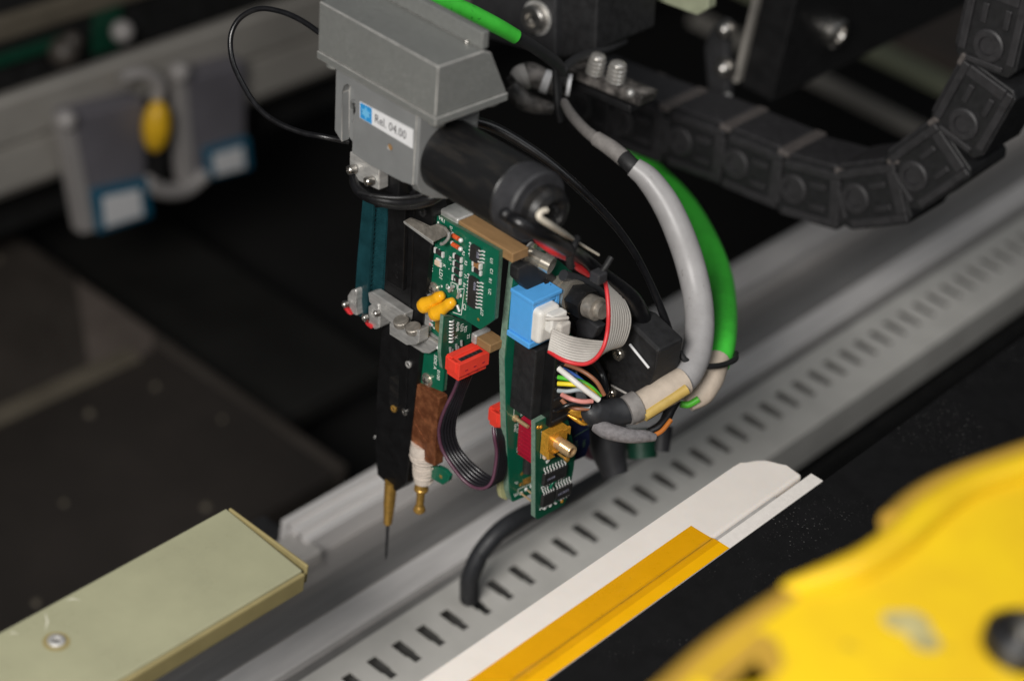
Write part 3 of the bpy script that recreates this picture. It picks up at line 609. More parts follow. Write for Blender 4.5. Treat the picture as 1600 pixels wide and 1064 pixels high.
# black probe arm
FB = -.15
t = Thing('needle_probe', 'long black probe arm tapering down to the needle holder', 'probe', 'head', (-.7, FB, 0))
body = [(-1.372, 1.314), (-1.387, -0.442), (-1.417, -1.98), (-1.53, -4.017), (-1.555, -5.88), (-1.431, -6.906), (-0.659, -6.998), (-0.219, -6.457), (-0.181, -5.291), (-0.026, -3.153), (0.108, -1.288), (0.224, 0.713), (0.269, 1.844), (0.157, 2.144)]
g = G(); g.prism(body, 1, FB, .35, 0, .035, 2); t.part('arm_body', g, 'blackarm')
g = G(); g.prism([(-1.234, 1.663), (-1.173, -0.656), (-0.558, -0.63), (-0.583, 1.641)], 1, -.28, FB - .003, 0, .02); g.box(-.42, -.36, FB - .03, FB + .01, -4.6, 1.9, 0, .01); t.part('arm_ridge', g, 'blackarm')
g = G(); g.prism([(-1.053, -3.518), (-0.696, -3.266), (-0.668, -4.239), (-1.006, -4.488)], 1, -.17, FB - .003, 0, .01); t.part('arm_slot', g, 'motor')
for p, mt_ in zip([(-0.347, -0.15, -2.759), (-0.416, -0.15, -4.265), (-0.842, -0.15, -4.403), (-0.081, -0.15, 1.823)], ['steelsat', 'steel', 'brass', 'blackmat']):
    g = screw_g((p[0], FB, p[2]), (0, -1, 0), .10 if mt_ != 'blackmat' else .14, .05); t.part('arm_screw', g, [mt_, 'dark'])
p = (-1.578, -0.2, -5.766); g = G(); g.cyl((p[0] + .08, -.05, p[2]), (p[0] - .03, -.1, p[2]), .07); t.part('side_stud', g, 'steelsat')
p = (-0.3, 0.0, -5.843); g = G(); g.cyl((p[0] - .1, 0, p[2]), (p[0] + .06, 0, p[2]), .05); t.part('side_stud', g, 'nickel')
# black top clutter between casting and loop
g = G(); g.prism([(-1.27, 2.425), (-1.137, 1.634), (0.611, 2.439), (0.412, 2.66), (-0.331, 2.636)], 1, -.8, .2, 0, .05); t.part('arm_head', g, 'blackarm')
p = (0.244, -0.8, 2.804)
g = G(); g.rev((p[0], -.8, p[2]), (p[0], -1.2, p[2]), [(0, .16), (.05, .16), (.08, .12), (.08, .06), (.02, .05)], 20, cap=False); t.part('head_bolt', g, 'black')

# teal flexure strips
t = Thing('teal_leaf_spring', 'dark teal leaf strip standing in front of the black arm', 'leaf spring', 'head', (-2, -.3, 0))
pl = [(-2.145, 1.413), (-1.741, 1.496), (-1.818, -0.584)] + [(-1.88, -2.007), (-2.138, -2.195), (-2.391, -2.196), (-2.297, -0.49)]
g = G(); g.prism(pl, 1, -.3, -.22, 0, .01); t.part('strip', g, 'teal')
g = G()
a, b = V((-1.825, -0.22, 1.256)), V((-1.92, -0.22, -1.921))
for k in range(24):
    p = a.lerp(b, k / 23); g.box(p.x - .04, p.x + .05, -.21, -.1, p.z - .03, p.z + .03)
t.part('edge_teeth', g, 'teal', kind='stuff')
t = Thing('ribbed_teal_strip', 'ribbed dark teal strip with a toothed face next to the arm', 'leaf spring', 'head', (-1.8, -.1, 0))
pl = [(-1.82, 1.217), (-1.428, 1.253), (-1.441, -0.58), (-1.526, -1.44), (-1.909, -1.383), (-1.837, -0.681)]
g = G(); g.prism(pl, 1, -.08, .02, 0, .01); t.part('strip', g, 'teal')
a0_, a1_ = V((-1.816, -0.1, 1.146)), V((-1.888, -0.1, -1.277)); b0_, b1_ = V((-1.449, -0.1, 1.171)), V((-1.533, -0.1, -1.29))
for k in range(34):
    u = k / 33; p = a0_.lerp(a1_, u); q = b0_.lerp(b1_, u)
    g = G(); g.add([(p.x, -.081, p.z - .03), (q.x, -.081, q.z), (q.x, -.081, q.z + .07), (p.x, -.081, p.z + .04), (p.x, -.14, p.z - .03), (q.x, -.10, q.z), (q.x, -.10, q.z + .05), (p.x, -.14, p.z)], [(4, 5, 6, 7), (0, 1, 5, 4), (3, 2, 6, 7)])
    t.part('rib', g, 'teal')

# steel finger (upper) over the green board
t = Thing('steel_finger', 'stained flat steel finger laid over the top of the green board', 'clamp finger', 'head', (.5, -.25, 1.8))
pl = [(-0.615, 1.334), (-0.38, 1.552), (-0.115, 1.582), (0.326, 1.609), (0.616, 1.852), (0.875, 1.875), (1.032, 1.8), (0.893, 1.618), (0.603, 1.397), (0.489, 1.258)]
g = G(); g.prism(pl, 1, -.33, -.25, 0, .02); t.part('finger_blade', g, 'stain')
pl = [(-0.548, 1.4), (0.543, 1.346), (0.558, 1.253), (-0.522, 1.338)]
g = G(); g.prism(pl, 1, -.36, -.331, 0, .01); t.part('finger_lip', g, 'steelsat')
g = G(); g.tube([(1.032, -0.3, 1.8), (1.021, -0.3, 1.646), (0.883, -0.3, 1.447), (0.78, -0.3, 1.364)], .04, 8); t.part('finger_hook', g, 'steelsat')

# lower clamp assembly
t = Thing('lower_clamp', 'silver U shaped clamp across the black arm holding the teal strip', 'clamp', 'head', (-.5, -.5, -1.5))
pl = [(-1.683, -1.182), (-1.498, -1.071), (-0.241, -1.072), (-0.271, -1.372), (-0.676, -1.617), (-1.24, -1.585), (-1.626, -1.422)]
g = G(); g.prism(pl, 1, -.45, -.16, 0, .03); t.part('clamp_arm', g, 'steelsat')
pl = [(-0.623, -1.48), (-0.308, -1.3), (0.016, -1.345), (0.458, -1.116), (0.504, -1.127), (0.502, -1.464), (0.374, -1.613), (0.041, -1.789), (-0.606, -1.813)]
g = G(); g.prism(pl, 1, -.62, -.30, 0, .04, 3); t.part('clamp_block', g, 'steelsat')
for p in [(-0.23, -0.55, -1.222), (0.225, -0.55, -1.182)]:
    g = G(); g.rev((p[0], p[1], p[2] - .1), (p[0], p[1] - .35, p[2] + 1), [(0, .2), (.12, .2), (.14, .17), (.14, 0)], 24, cap=False); t.part('rivet', g, 'stain')
for pl in ([(-2.422, -1.624), (-2.284, -1.393), (-2.12, -1.274), (-2.07, -1.339), (-2.081, -1.705), (-2.021, -2.038), (-2.189, -2.07), (-2.414, -1.875)], [(-1.608, -1.537), (-1.426, -1.355), (-1.218, -1.267), (-1.164, -1.418), (-1.141, -1.946), (-1.324, -2.096), (-1.589, -2.034)]):
    g = G(); g.prism(pl, 1, -.5, -.05, 0, .05, 3); t.part('jaw', g, 'steelsat')
for p, r in zip([(-2.414, -0.52, -1.849), (-1.62, -0.52, -1.842), (-1.184, -0.52, -1.492)], (.1, .11, .08)):
    g = screw_g((p[0] + .03, p[1], p[2]), (-.35, -1, 0), r, .12); t.part('screw', g, ['steel', 'dark'])
for pl in ([(-2.519, -2.008), (-2.447, -1.953), (-2.2, -2.082), (-2.321, -2.107)], [(-1.649, -2.017), (-1.507, -1.98), (-1.388, -1.972), (-1.383, -2.079), (-1.551, -2.075)]):
    g = G(); g.prism(pl, 1, -.56, -.42, 0, .02); t.part('red_cushion', g, 'redwire')
pl = [(-0.717, -2.004), (-0.18, -2.022), (0.177, -1.833), (0.317, -1.499), (0.904, -1.475), (0.843, -1.578), (0.504, -1.937), (0.281, -2.037), (-0.69, -2.08)]
g = G(); g.prism(pl, 1, -.27, -.17, 0, .02); t.part('clamp_finger', g, 'steelsat')
g = G(); g.ball((0.864, -0.3, -1.556), .05, 10); t.part('solder_blob', g, 'solder')
pl = [(0.127, -0.449), (0.239, -0.428), (0.281, -1.464), (0.102, -1.521), (0.053, -1.085)]
g = G(); g.prism(pl, 1, -.1, -.01, 0, .01); g.prism([(0.073, -1.494), (0.689, -1.528), (0.697, -1.649), (0.061, -1.679)], 1, -.08, -.01, 0, .01); t.part('backing_strip', g, 'steelsat')

# ------------------------------------------------------------------ upper green board (faces -b)
bt = Thing('sensor_board', 'upright green circuit board with two chips and two yellow capacitors', 'circuit board', 'head', (1.3, 0, .5))
pl = [(0.063, 1.788), (2.57, 1.87), (2.579, 0.105), (2.012, -0.549), (1.445, -0.548), (0.879, -0.664), (0.635, -1.354), (-0.058, -1.537), (-0.059, -1.146)]
low = [(-0.057, -1.433), (0.808, -1.361), (0.759, -3.119), (-0.214, -3.359)]
g = G(); g.prism([(0.063, 1.788), (2.454, 1.86), (2.443, -0.05), (2.004, -0.553), (1.445, -0.548), (0.879, -0.664), (-0.012, -0.803)], 1, 0, .03, 0); g.prism([(0.047, -0.757), (0.881, -0.705), (0.779, -3.049), (-0.17, -3.256)], 1, .001, .052, 0)
brd = bt.part('board', g, 'pcb')
g = G(); g.prism([(0.094, 1.785), (2.447, 1.849), (2.435, -0.048), (2.004, -0.547), (1.445, -0.548), (0.879, -0.664), (0.032, -0.781)], 1, .0305, .15, 0); g.prism([(0.071, -0.745), (0.858, -0.717), (0.767, -3.055), (-0.146, -3.242)], 1, .0535, .15, 0); bt.part('board_edge', g, 'pcbedge')
BU, BV, BN = V((1, 0, 0)), V((0, 0, 1)), V((0, -1, 0))
def onb(p): return frameT((p[0], -.002, p[2]), BU, BV, BN)
def chip(thing, T, w_, l_, n, h_=.13, two=True, parent=None):
    """gull-wing chip, pins on both long (v) sides."""
    g = G(T); g.box(-w_ / 2, w_ / 2, -l_ / 2, l_ / 2, .015, h_, 0, .012)
    c_ = thing.part('chip', g, 'chip', parent)
    g = G(T); pw = l_ / n * .17
    for sx in (-1, 1):
        for k in range(n):
            y = -l_ / 2 + l_ * (k + .5) / n; x = sx * w_ / 2
            for (x0, z0, x1, z1) in ((0, .07, .05, .07), (.05, .07, .08, .008), (.08, .008, .14, .006)):
                vs = [(x + sx * x0, y - pw, z0), (x + sx * x1, y - pw, z1), (x + sx * x1, y + pw, z1), (x + sx * x0, y + pw, z0)]
                vs2 = [(q[0], q[1], q[2] + .015) for q in vs]
                g.add(vs + vs2, [(4, 5, 6, 7), (3, 2, 1, 0), (0, 1, 5, 4), (2, 3, 7, 6)], 0)
            g.ball((x + sx * .14, y, .012), .018, 6)
    thing.part('lead_row', g, 'solder', c_, kind='stuff')
    return c_
def smd(thing, T, w_, l_, body='chip', h_=.06, txt=None, name='resistor'):
    g = G(T); g.box(-w_ / 2 * .9, w_ / 2 * .9, -l_ / 2 * .62, l_ / 2 * .62, .01, h_, 0, .008)
    g.box(-w_ / 2, w_ / 2, l_ / 2 * .62, l_ / 2, .0, h_ + .008, 1, .012); g.box(-w_ / 2, w_ / 2, -l_ / 2, -l_ / 2 * .62, .0, h_ + .008, 1, .012)
    o = thing.part(name, g, [body, 'solder'])
    if txt: thing.part('printed_text', textg(txt, .09, T @ frameT((-.04, .06, h_ + .001), (0, -1, 0), (1, 0, 0), (0, 0, 1)), .001), 'silk', o)
    return o
c1 = [(1.728, 0.0, 1.479), (1.741, 0.0, 0.41)]
cc1 = chip(bt, onb(c1[0]), .25, .40, 4); cc2 = chip(bt, onb(c1[1]), .26, .80, 8)
for p, s in (((1.902, -0.13, 1.528), '358'), ((1.864, -0.13, 0.673), '4066')):
    bt.part('printed_text', textg(s, .12, frameT((p[0] - .05, -.136, p[2] + .1), (0, 0, -1), (1, 0, 0), (0, -1, 0)), .001), 'chiptext', cc1 if s == '358' else cc2)
# capacitor and resistors between the chips (lying across a)
def rotT(p, deg=0):
    return onb(p) @ Matrix.Rotation(math.radians(deg), 4, 'Z')
p_ = [(1.806, 0.0, 1.2), (1.8, 0.0, 1.013), (1.108, 0.0, 1.045), (1.122, 0.0, 0.849), (1.114, 0.0, 0.659), (1.109, 0.0, 0.435), (0.441, 0.0, 0.874)]
smd(bt, rotT(p_[0], 90), .16, .30, 'tan', .09, name='capacitor'); smd(bt, rotT(p_[1], 90), .13, .32, 'chip')
for k in (2, 3, 4): smd(bt, rotT(p_[k], 90), .14, .32, 'chip')
smd(bt, rotT(p_[5], 90), .16, .32, 'chip', txt='0'); smd(bt, rotT(p_[6], 90), .15, .34, 'chip')
# glass diodes
for p in [(1.024, 0.0, 1.597), (1.032, 0.0, 1.361)]:
    c_ = V((p[0], -.07, p[2])); g = G(); g.cyl(c_ - V((.10, 0, 0)), c_ + V((.10, 0, 0)), .058, n=16); d_ = bt.part('diode', g, 'orangeglass')
    g = G(); g.ball(c_ + V((.17, .02, -.02)), .062, 12); g.ball(c_ - V((.14, -.02, -.01)), .05, 12); bt.part('diode_cap', g, 'solder', d_)
# led and pads
p = (0.395, -0.0, 0.562); g = G(onb(p)); g.box(-.07, .1, -.07, .07, 0, .08, 0, .02); l_ = bt.part('light_diode', g, 'cream')
g = G(onb(p)); g.box(-.05, .12, .075, .12, 0, .05, 0, .01); g.box(.08, .15, -.08, .06, 0, .05, 0, .01); bt.part('lead', g, 'solder', l_)
g = G()
for p, r in zip([(0.22, 0.0, 1.544), (0.482, 0.0, 1.567), (0.598, 0.0, 1.471), (0.728, 0.0, 1.483), (0.323, 0.0, 1.642), (0.468, 0.0, 1.124), (0.612, 0.0, 1.26), (0.83, 0.0, 0.039), (0.939, 0.0, 0.059), (1.219, 0.0, 0.131), (1.247, 0.0, 0.043), (0.569, 0.0, -0.039), (0.415, 0.0, 0.929), (0.792, 0.0, 0.569), (0.847, 0.0, 0.732), (1.514, 0.0, 1.922)], [.05, .06, .07, .05, .03, .035, .03, .05, .05, .05, .05, .03, .02, .015, .015, .0]):
    if r: g.ball((p[0], -.01, p[2]), r, 8, 0, (1, .6, 1.2))
bt.part('solder_joint', g, 'solder', kind='stuff')
g = G(); rv = random.Random(3)
for k in range(34):
    x_, z_ = rv.uniform(.25, 2.25), rv.uniform(-.3, 1.6); g.rev((x_, -.001, z_ - .0), (x_, -1, z_), [(0, .022), (.004, .015)], 8)
for k in range(16):
    x_, z_ = rv.uniform(.3, 2.0), rv.uniform(-.2, 1.5); L_ = rv.uniform(.15, .5); v_ = rv.random() < .5
    g.box(x_, x_ + (.012 if v_ else L_), -.003, -.0005, z_, z_ + (L_ if v_ else .012))
bt.part('trace_and_via', g, 'trace', kind='stuff')
# screws
for p in ((0.314, 0.0, -0.246), (0.22, 0.0, -2.986)):
    g = G(); g.rev((p[0], -.005, p[2]), (p[0], -1, p[2]), [(0, .19), (.02, .19), (.02, .14), (.03, .14), (.08, .13), (.11, .09), (.115, 0)], 26, cap=False)
    s_ = bt.part('mounting_screw', g, 'nickel'); g = G(); g.box(p[0] - .09, p[0] + .09, -.121, -.1, p[2] - .015, p[2] + .015); g.box(p[0] - .015, p[0] + .015, -.121, -.1, p[2] - .09, p[2] + .09); bt.part('screw_cross', g, 'dark', s_)
# tantalum caps: two lobes each
caps = [(0.314, 0.0, -0.595), (0.712, 0.0, -0.185), (0.741, 0.0, -0.602), (1.11, 0.0, -0.172)]
for i, (u, v) in enumerate(((0, 1), (2, 3))):
    a, b = V((caps[u][0], -.28, caps[u][2])), V((caps[v][0], -.18, caps[v][2]))
    g = G(); g.tube([a.lerp(b, q) for q in (-.44, -.40, -.22, 0, .3, .6, .9, 1.15, 1.24)], [.02, .09, .185, .205, .165, .14, .15, .11, .02], 22, sub=5)
    bt.part('yellow_capacitor', g, 'yellowcap')
for q in ([(0.889, -0.05, 0.002), (1.028, -0.05, 0.209)], [(1.2, -0.05, -0.031), (1.262, -0.05, 0.189)], [(1.193, -0.05, -0.242), (1.291, -0.05, -0.382)]):
    g = G(); g.tube([V(q[0]), V(q[1])], .045, 8); bt.part('capacitor_lead', g, 'steelsat')
# silk outlines
def silk_line(pts, w=.012, plane=-.003):
    g = G()
    for i in range(len(pts) - 1):
        a, b = V((pts[i][0], 0, pts[i][2])), V((pts[i + 1][0], 0, pts[i + 1][2])); d = (b - a).normalized(); n_ = V((-d.z, 0, d.x)) * w
        g.add([(q.x, plane, q.z) for q in (a - n_, b - n_, b + n_, a + n_)], [(0, 1, 2, 3)])
    return g
g = silk_line([(0.903, -0.0, 0.248), (1.099, 0.0, 0.277), (1.108, 0.0, 0.144), (1.36, 0.0, 0.288), (1.309, -0.0, -0.486), (1.005, 0.0, -0.565)])
gjoin(g, silk_line([(0.882, 0.0, 0.237), (0.894, 0.0, 0.071)])); gjoin(g, silk_line([(1.141, 0.0, 0.298), (1.125, 0.0, -0.088)])); bt.part('silk_outline', g, 'silk', kind='stuff')
def vtext(thing, s, p, size=.14, parent=None, off=-.003):   # reads downward, tops to the right
    return thing.part('printed_text', textg(s, size, frameT((p[0], off, p[2]), (0, 0, -1), (1, 0, 0), (0, -1, 0)), .001), 'silk', parent)
for s, p, sz in (('SA 2011200', (0.105, 0.0, 0.916), .15), ('LD1', (0.449, 0.0, 0.418), .17), ('K', (0.569, 0.0, 0.613), .13), ('U1', (2.186, 0.0, 1.569), .13), ('C1', (2.21, 0.0, 1.292), .13), ('R1', (2.191, 0.0, 1.016), .13),
                 ('U2', (2.199, 0.0, 0.724), .13), ('C2', (1.356, 0.0, -0.116), .15), ('U3', (1.974, 0.0, 0.027), .14), ('D1', (0.739, 0.0, 1.755), .12), ('R2', (1.219, 0.0, 1.3), .12), ('R5', (0.767, 0.0, 0.93), .12),
                 ('F1', (1.329, 0.0, 0.697), .12), ('R6', (1.313, 0.0, 0.452), .12), ('R3', (1.321, 0.0, 1.081), .12), ('C3', (0.713, 0.0, 0.119), .13), ('SIDE A', (0.42, 0.0, -2.104), .15), ('0100', (0.559, 0.0, -2.482), .15), ('LOR', (0.646, 0.0, -2.073), .12), ('B', (0.317, 0.0, -1.325), .12)):
    vtext(bt, s, p, sz)
p = (0.441, 0.0, 1.714); bt.part('printed_text', textg('VR1', .14, frameT((p[0] - .12, -.003, p[2] + .03), (1, 0, -.1), (.1, 0, 1), (0, -1, 0)), .001), 'silk')
p = (1.915, -0.0, -0.306); g = G(); g.rev((p[0], -.004, p[2]), (p[0], -1, p[2]), [(0, .045), (.003, .03)], 16); bt.part('gold_via', g, 'brass')
# gold finger contacts and tiny resistors below the capacitors
q = [(0.46, -0.06, -0.97), (0.754, -0.06, -0.995), (0.719, -0.06, -1.473), (0.458, -0.06, -1.289)]
for k in range(7):
    u = k / 6.; p = V(q[0]).lerp(V(q[3]), u); g = G(); g.box(p.x, p.x + .42, -.07, -.055, p.z - .012, p.z + .025, 0)
    for i_ in range(len(g.v)): g.v[i_].z -= (g.v[i_].x - p.x) * .30
    bt.part('gold_finger', g, 'brass')
q = V((0.326, -0.05, -0.814)); q2 = V((0.285, -0.05, -1.241))
for k in range(4):
    p = q.lerp(q2, k / 3.); g = G(); g.box(p.x - .10, p.x + .10, -.09, -.05, p.z - .035, p.z + .03, 0, .01); g.box(p.x - .05, p.x + .05, -.094, -.09, p.z - .03, p.z + .025, 1); bt.part('resistor', g, ['solder', 'pink'])

# lower end of the board: copper shield, white tape, brass contact
t = Thing('copper_shield', 'wrinkled copper tape sleeve wrapped round the board end', 'copper sleeve', 'head', (.3, 0, -4.2))
g = G(); bm = bmesh.new()
A = [(-0.128, -3.238), (0.807, -3.195), (0.776, -5.337), (-0.154, -5.41)]
nn = 10; vs = []
pl = [A[0]] + [((A[0][0] * (1 - k / 6) + A[3][0] * k / 6) + random.uniform(-.02, .02), A[0][1] * (1 - k / 6) + A[3][1] * k / 6) for k in range(1, 6)] + [A[3], (A[3][0] * .5 + A[2][0] * .5, A[3][1] * .5 + A[2][1] * .5 - .05), A[2]] + [((A[2][0] * (1 - k / 6) + A[1][0] * k / 6) + random.uniform(-.02, .02), A[2][1] * (1 - k / 6) + A[1][1] * k / 6) for k in range(1, 6)] + [A[1], ((A[0][0] + A[1][0]) / 2, (A[0][1] + A[1][1]) / 2 + .06)]
g.prism(pl, 1, -.12, .18, 0, .03, 2); cs = t.part('copper_wrap', g, 'copper')
g = G()
for k in range(3):
    z_ = -3.9 - k * .55; g.prism([(-.05 + .02 * k, z_), (.35, z_ - .28), (.62, z_ - .2), (.60, z_ - .27), (.34, z_ - .36), (-.08, z_ - .06)], 1, -.128, -.118, 0, .004)
t.part('tape_fold', g, 'copper')
t = Thing('thread_wrap', 'off white thread tape wound under the copper sleeve', 'tape wrap', 'head', (.1, .1, -5.8))
top_, bot_ = V((0.095, 0.1, -5.409)), V((0.124, 0.1, -6.306))
g = G(); pts = [top_.lerp(bot_, k / 8.) for k in range(9)]
g.tube([top_ + V((0, 0, .35)), top_ + V((0, 0, .1))] + pts[1:], [.34, .37, .35, .30, .27, .26, .25, .255, .25, .24], 20); t.part('wrap_body', g, 'whitetape')
g = G()
for k in range(9):
    c_ = top_.lerp(bot_, .12 + k / 10.); r = .36 - .012 * k if k < 3 else .285 - .004 * k
    g.tube([c_ + V((r * math.cos(a), r * math.sin(a), .05 * math.cos(a + k) + .02 * a)) for a in [i * .5236 for i in range(13)]], .022, 6, sub=3)
t.part('thread', g, 'whitetape', kind='stuff')
g = G(); g.tube([top_ + V((-.28, -.08, .22)), top_ + V((0, -.2, .06)), top_ + V((.3, -.12, -.08))], .07, 8, flat=.5); t.part('tape_end', g, 'whitetape')
t = Thing('contact_pin', 'round headed brass contact pin under the thread tape', 'contact pin', 'head', (.1, .1, -7))
a, b = V((0.09, 0.1, -6.179)), V((0.032, 0.1, -7.358)); L_ = (b - a).length
g = G(); g.rev(a, b, [(0, .17), (.35, .175), (.37, .19), (.43, .19), (.46, .11), (L_ - .22, .105), (L_ - .16, .14), (L_ - .06, .165), (L_, .13), (L_ + .04, 0)], 28, cap=False); t.part('pin_body', g, 'brass')
t = Thing('green_tab', 'small green board tab sticking out beside the thread tape', 'board tab', 'head', (.6, .2, -5.8))
pl = [(0.261, -5.794), (0.578, -5.571), (0.866, -5.514), (1.068, -5.592), (1.03, -5.777), (0.828, -6.019), (0.39, -6.081)]
g = G(); g.prism(pl, 1, .15, .27, 0, .015); t.part('tab_board', g, 'pcb')
p = (0.735, 0.14, -5.805); g = G(); g.rev((p[0], .149, p[2]), (p[0], -1, p[2]), [(0, .055), (.006, .045)], 14); t.part('gold_via', g, 'brass')
# needle
t = Thing('probe_needle', 'thin steel needle in a brass sleeve under the black arm', 'needle', 'head', (-.8, -.1, -7))
a, b = V((-0.911, -0.1, -6.832)), V((-0.974, -0.1, -8.273)); e = V((-0.995, -0.1, -9.548))
g = G(); g.rev(a, b, [(0, .17), ((b - a).length * .55, .155), ((b - a).length, .115), ((b - a).length + .02, .05)], 24); t.part('brass_sleeve', g, 'brass')
g = G(); L_ = (e - b).length; g.rev(b, e, [(-.05, .045), (L_ * .15, .045), (L_ * .9, .036), (L_, .01)], 12); t.part('needle_tip', g, 'block')
g = G(); c_ = b.lerp(e, .05); g.rev(b, e, [(0, .06), (.12, .045), (.2, .036)], 12); t.part('needle_collar', g, 'shrink')

# ------------------------------------------------------------------ standoff bars between the boards
def bar(label, a0, a1, b0, b1, c0, c1, s0):
    t = Thing('fibre_standoff', label, 'standoff', 'head', (a0, b0, c0), 'brown bars between the two boards')
    g = G(); g.box(a0, a1, b0, b1, c0, c1, 0, .03, 3); t.part('fibre_bar', g, 'wood')
    g = G(); g.box(s0, a0 - .003, b0 - .02, b1 + .02, c0 - .03, c1 + .03, 0, .06, 3); t.part('metal_end', g, 'steelsat')
bar('upper brown fibre bar with a silver end above the green board', .86, 2.78, .14, .66, 1.64, 1.90, .18)
bar('lower brown fibre bar just below the clipped corner of the green board', 1.62, 2.12, .26, .75, -1.3, -1.06, 1.42)

# plug-on board with pins and red connector (faces +a)
t = Thing('plug_board', 'small upright green board standing edge on beside the red plug', 'circuit board', 'head', (1.2, 0, -1.3))
pl = [(-0.4, -0.46), (-0.05, -0.638), (0.521, -1.031), (0.535, -1.568), (0.276, -1.636), (-0.203, -1.955), (-0.341, -2.027), (-0.429, -1.542)]
g = G(); g.prism(pl, 0, 1.11, 1.15, 0); t.part('board', g, 'pcbdark')
g = G(); g.prism(pl, 0, .99, 1.109, 0); t.part('board_edge', g, 'pcbedgelight')
for k in range(7):
    p = V((1.17, -0.208, -0.65)).lerp(V((1.17, -0.182, -1.249)), k / 6.); g = G(); g.tube([p + V((0, -.05, 0)), p + V((.05, 0, .0)), p + V((.01, .08, -.02))], .025, 6, sub=3); t.part('solder_pin', g, 'solder')
for p in [(1.2, -0.21, -1.413), (1.2, -0.01, -1.398), (1.2, 0.153, -1.357), (1.2, -0.134, -1.497), (1.2, 0.055, -1.488)]:
    g = G(); g.tube([V(p), V(p) + V((0, .02, -.15))], .035, 6); t.part('solder_pin', g, 'steelsat')
def ptext(thing, s, p, size, parent=None):   # on +a faces, reads downward
    return thing.part('printed_text', textg(s, size, frameT(p, (0, 0, -1), (0, 1, 0), (1, 0, 0)), .001), 'silk', parent)
for s, p, z_ in (('4048', (1.153, 0.004, -0.784), .14), ('LD3', (1.153, 0.153, -0.905), .13), ('R21', (1.153, 0.279, -1.018), .12), ('X', (1.153, -0.03, -1.181), .13), ('Z2', (1.153, 0.393, -1.297), .12)): ptext(t, s, p, z_)

def red_plug(label, T, w_, h_, d_, grp):
    """micro ribbon plug: T maps x along the row, y up out of the top, z towards the front."""
    t = Thing('ribbon_plug', label, 'connector', 'head', T.translation, grp)
    g = G(T)
    g.box(-w_ / 2, w_ / 2, -h_ * .25, h_ * .5, -d_ / 2, d_ / 2, 0, .02)
    g.box(-w_ * .46, w_ * .46, -h_ * .5, -h_ * .26, -d_ * .42, d_ * .40, 0, .015)
    g.box(-w_ / 2 - .03, -w_ / 2 + .1, -h_ * .1, h_ * .5, -d_ * .3, d_ * .3, 0, .02); g.box(w_ / 2 - .1, w_ / 2 + .03, -h_ * .1, h_ * .5, -d_ * .3, d_ * .3, 0, .02)
    g.box(-w_ * .47, w_ * .47, h_ * .5, h_ * .58, -d_ * .48, -d_ * .1, 0, .015)
    b = t.part('plug_body', g, 'red')
    g = G(T); g.box(-w_ * .36, w_ * .36, h_ * .5, h_ * .512, d_ * .08, d_ * .32, 0); t.part('slot', g, 'dark', b)
    g = G(T)
    for k in range(6): g.box(-w_ * .36 + k * w_ * .13, -w_ * .36 + k * w_ * .13 + .05, h_ * .512, h_ * .53, d_ * .10, d_ * .3, 0, .008)
    t.part('contact_row', g, 'shrink', b, kind='stuff')
    g = G(T)
    for k in range(3):
        for r_ in range(2): x_ = -w_ * .3 + k * w_ * .28 + r_ * .05; g.box(x_, x_ + .09, -h_ * .02 - r_ * .13, h_ * .045 - r_ * .13, d_ / 2, d_ / 2 + .003)
    t.part('latch_slot', g, 'crimson', b, kind='stuff')
    return t
# basis: row along +b, front towards +a, up c
ub, uc, ua = V((0, 1, 0)), V((0, 0, 1)), V((1, 0, 0))
pc1 = V((1.62, -0.003, -1.705))
Tp = frameT(pc1, ub, uc, ua)
red_plug('red ribbon plug pushed on the small board beside the yellow capacitors', Tp, 1.0, .52, .52, 'red ribbon plugs')
pc2 = V((1.75, 1.375, -3.77))
red_plug('red ribbon plug half hidden behind the tall right board', frameT(pc2, ub, uc, ua), .9, .5, .45, 'red ribbon plugs')

# flat ribbon between the red plugs: black wires, one purple edge wire
t = Thing('flat_ribbon_cable', 'black flat ribbon with purple edge wire looping between red plugs', 'ribbon cable', 'head', (1.5, -0.104, -2.133))
P = [(1.323, 0.062, -2.27), (1.097, 0.087, -2.912), (1.014, -0.062, -3.349), (0.905, -0.123, -3.845), (0.845, -0.095, -4.298), (0.951, -0.049, -4.727), (1.289, -0.01, -5.048), (1.638, 0.08, -5.327), (1.976, 0.166, -5.415), (2.288, 0.257, -5.288), (2.384, 0.395, -5.059), (2.322, 0.535, -4.66), (2.251, 0.605, -4.324), (2.187, 0.563, -3.936), (2.048, 0.639, -3.704)]
Q = [(1.316, 0.42, -2.423), (1.097, 0.412, -3.107), (1.06, 0.311, -3.542), (0.904, 0.356, -4.056), (0.866, 0.405, -4.509), (0.969, 0.485, -4.898), (1.268, 0.557, -5.143), (1.578, 0.679, -5.344), (1.893, 0.754, -5.419), (2.203, 0.789, -5.351), (2.288, 0.859, -5.184), (2.255, 0.935, -4.884), (2.179, 1.003, -4.547), (2.142, 0.991, -4.154), (2.013, 1.043, -3.96)]
for k in range(6):
    u = k / 5.; g = G(); g.tube([V(a).lerp(V(b), u) for a, b in zip(P, Q)], .046 if k == 0 else .06, 8, sub=5)
    t.part('wire', g, 'purple' if k == 0 else 'blackwire', label='purple edge wire' if k == 0 else None)

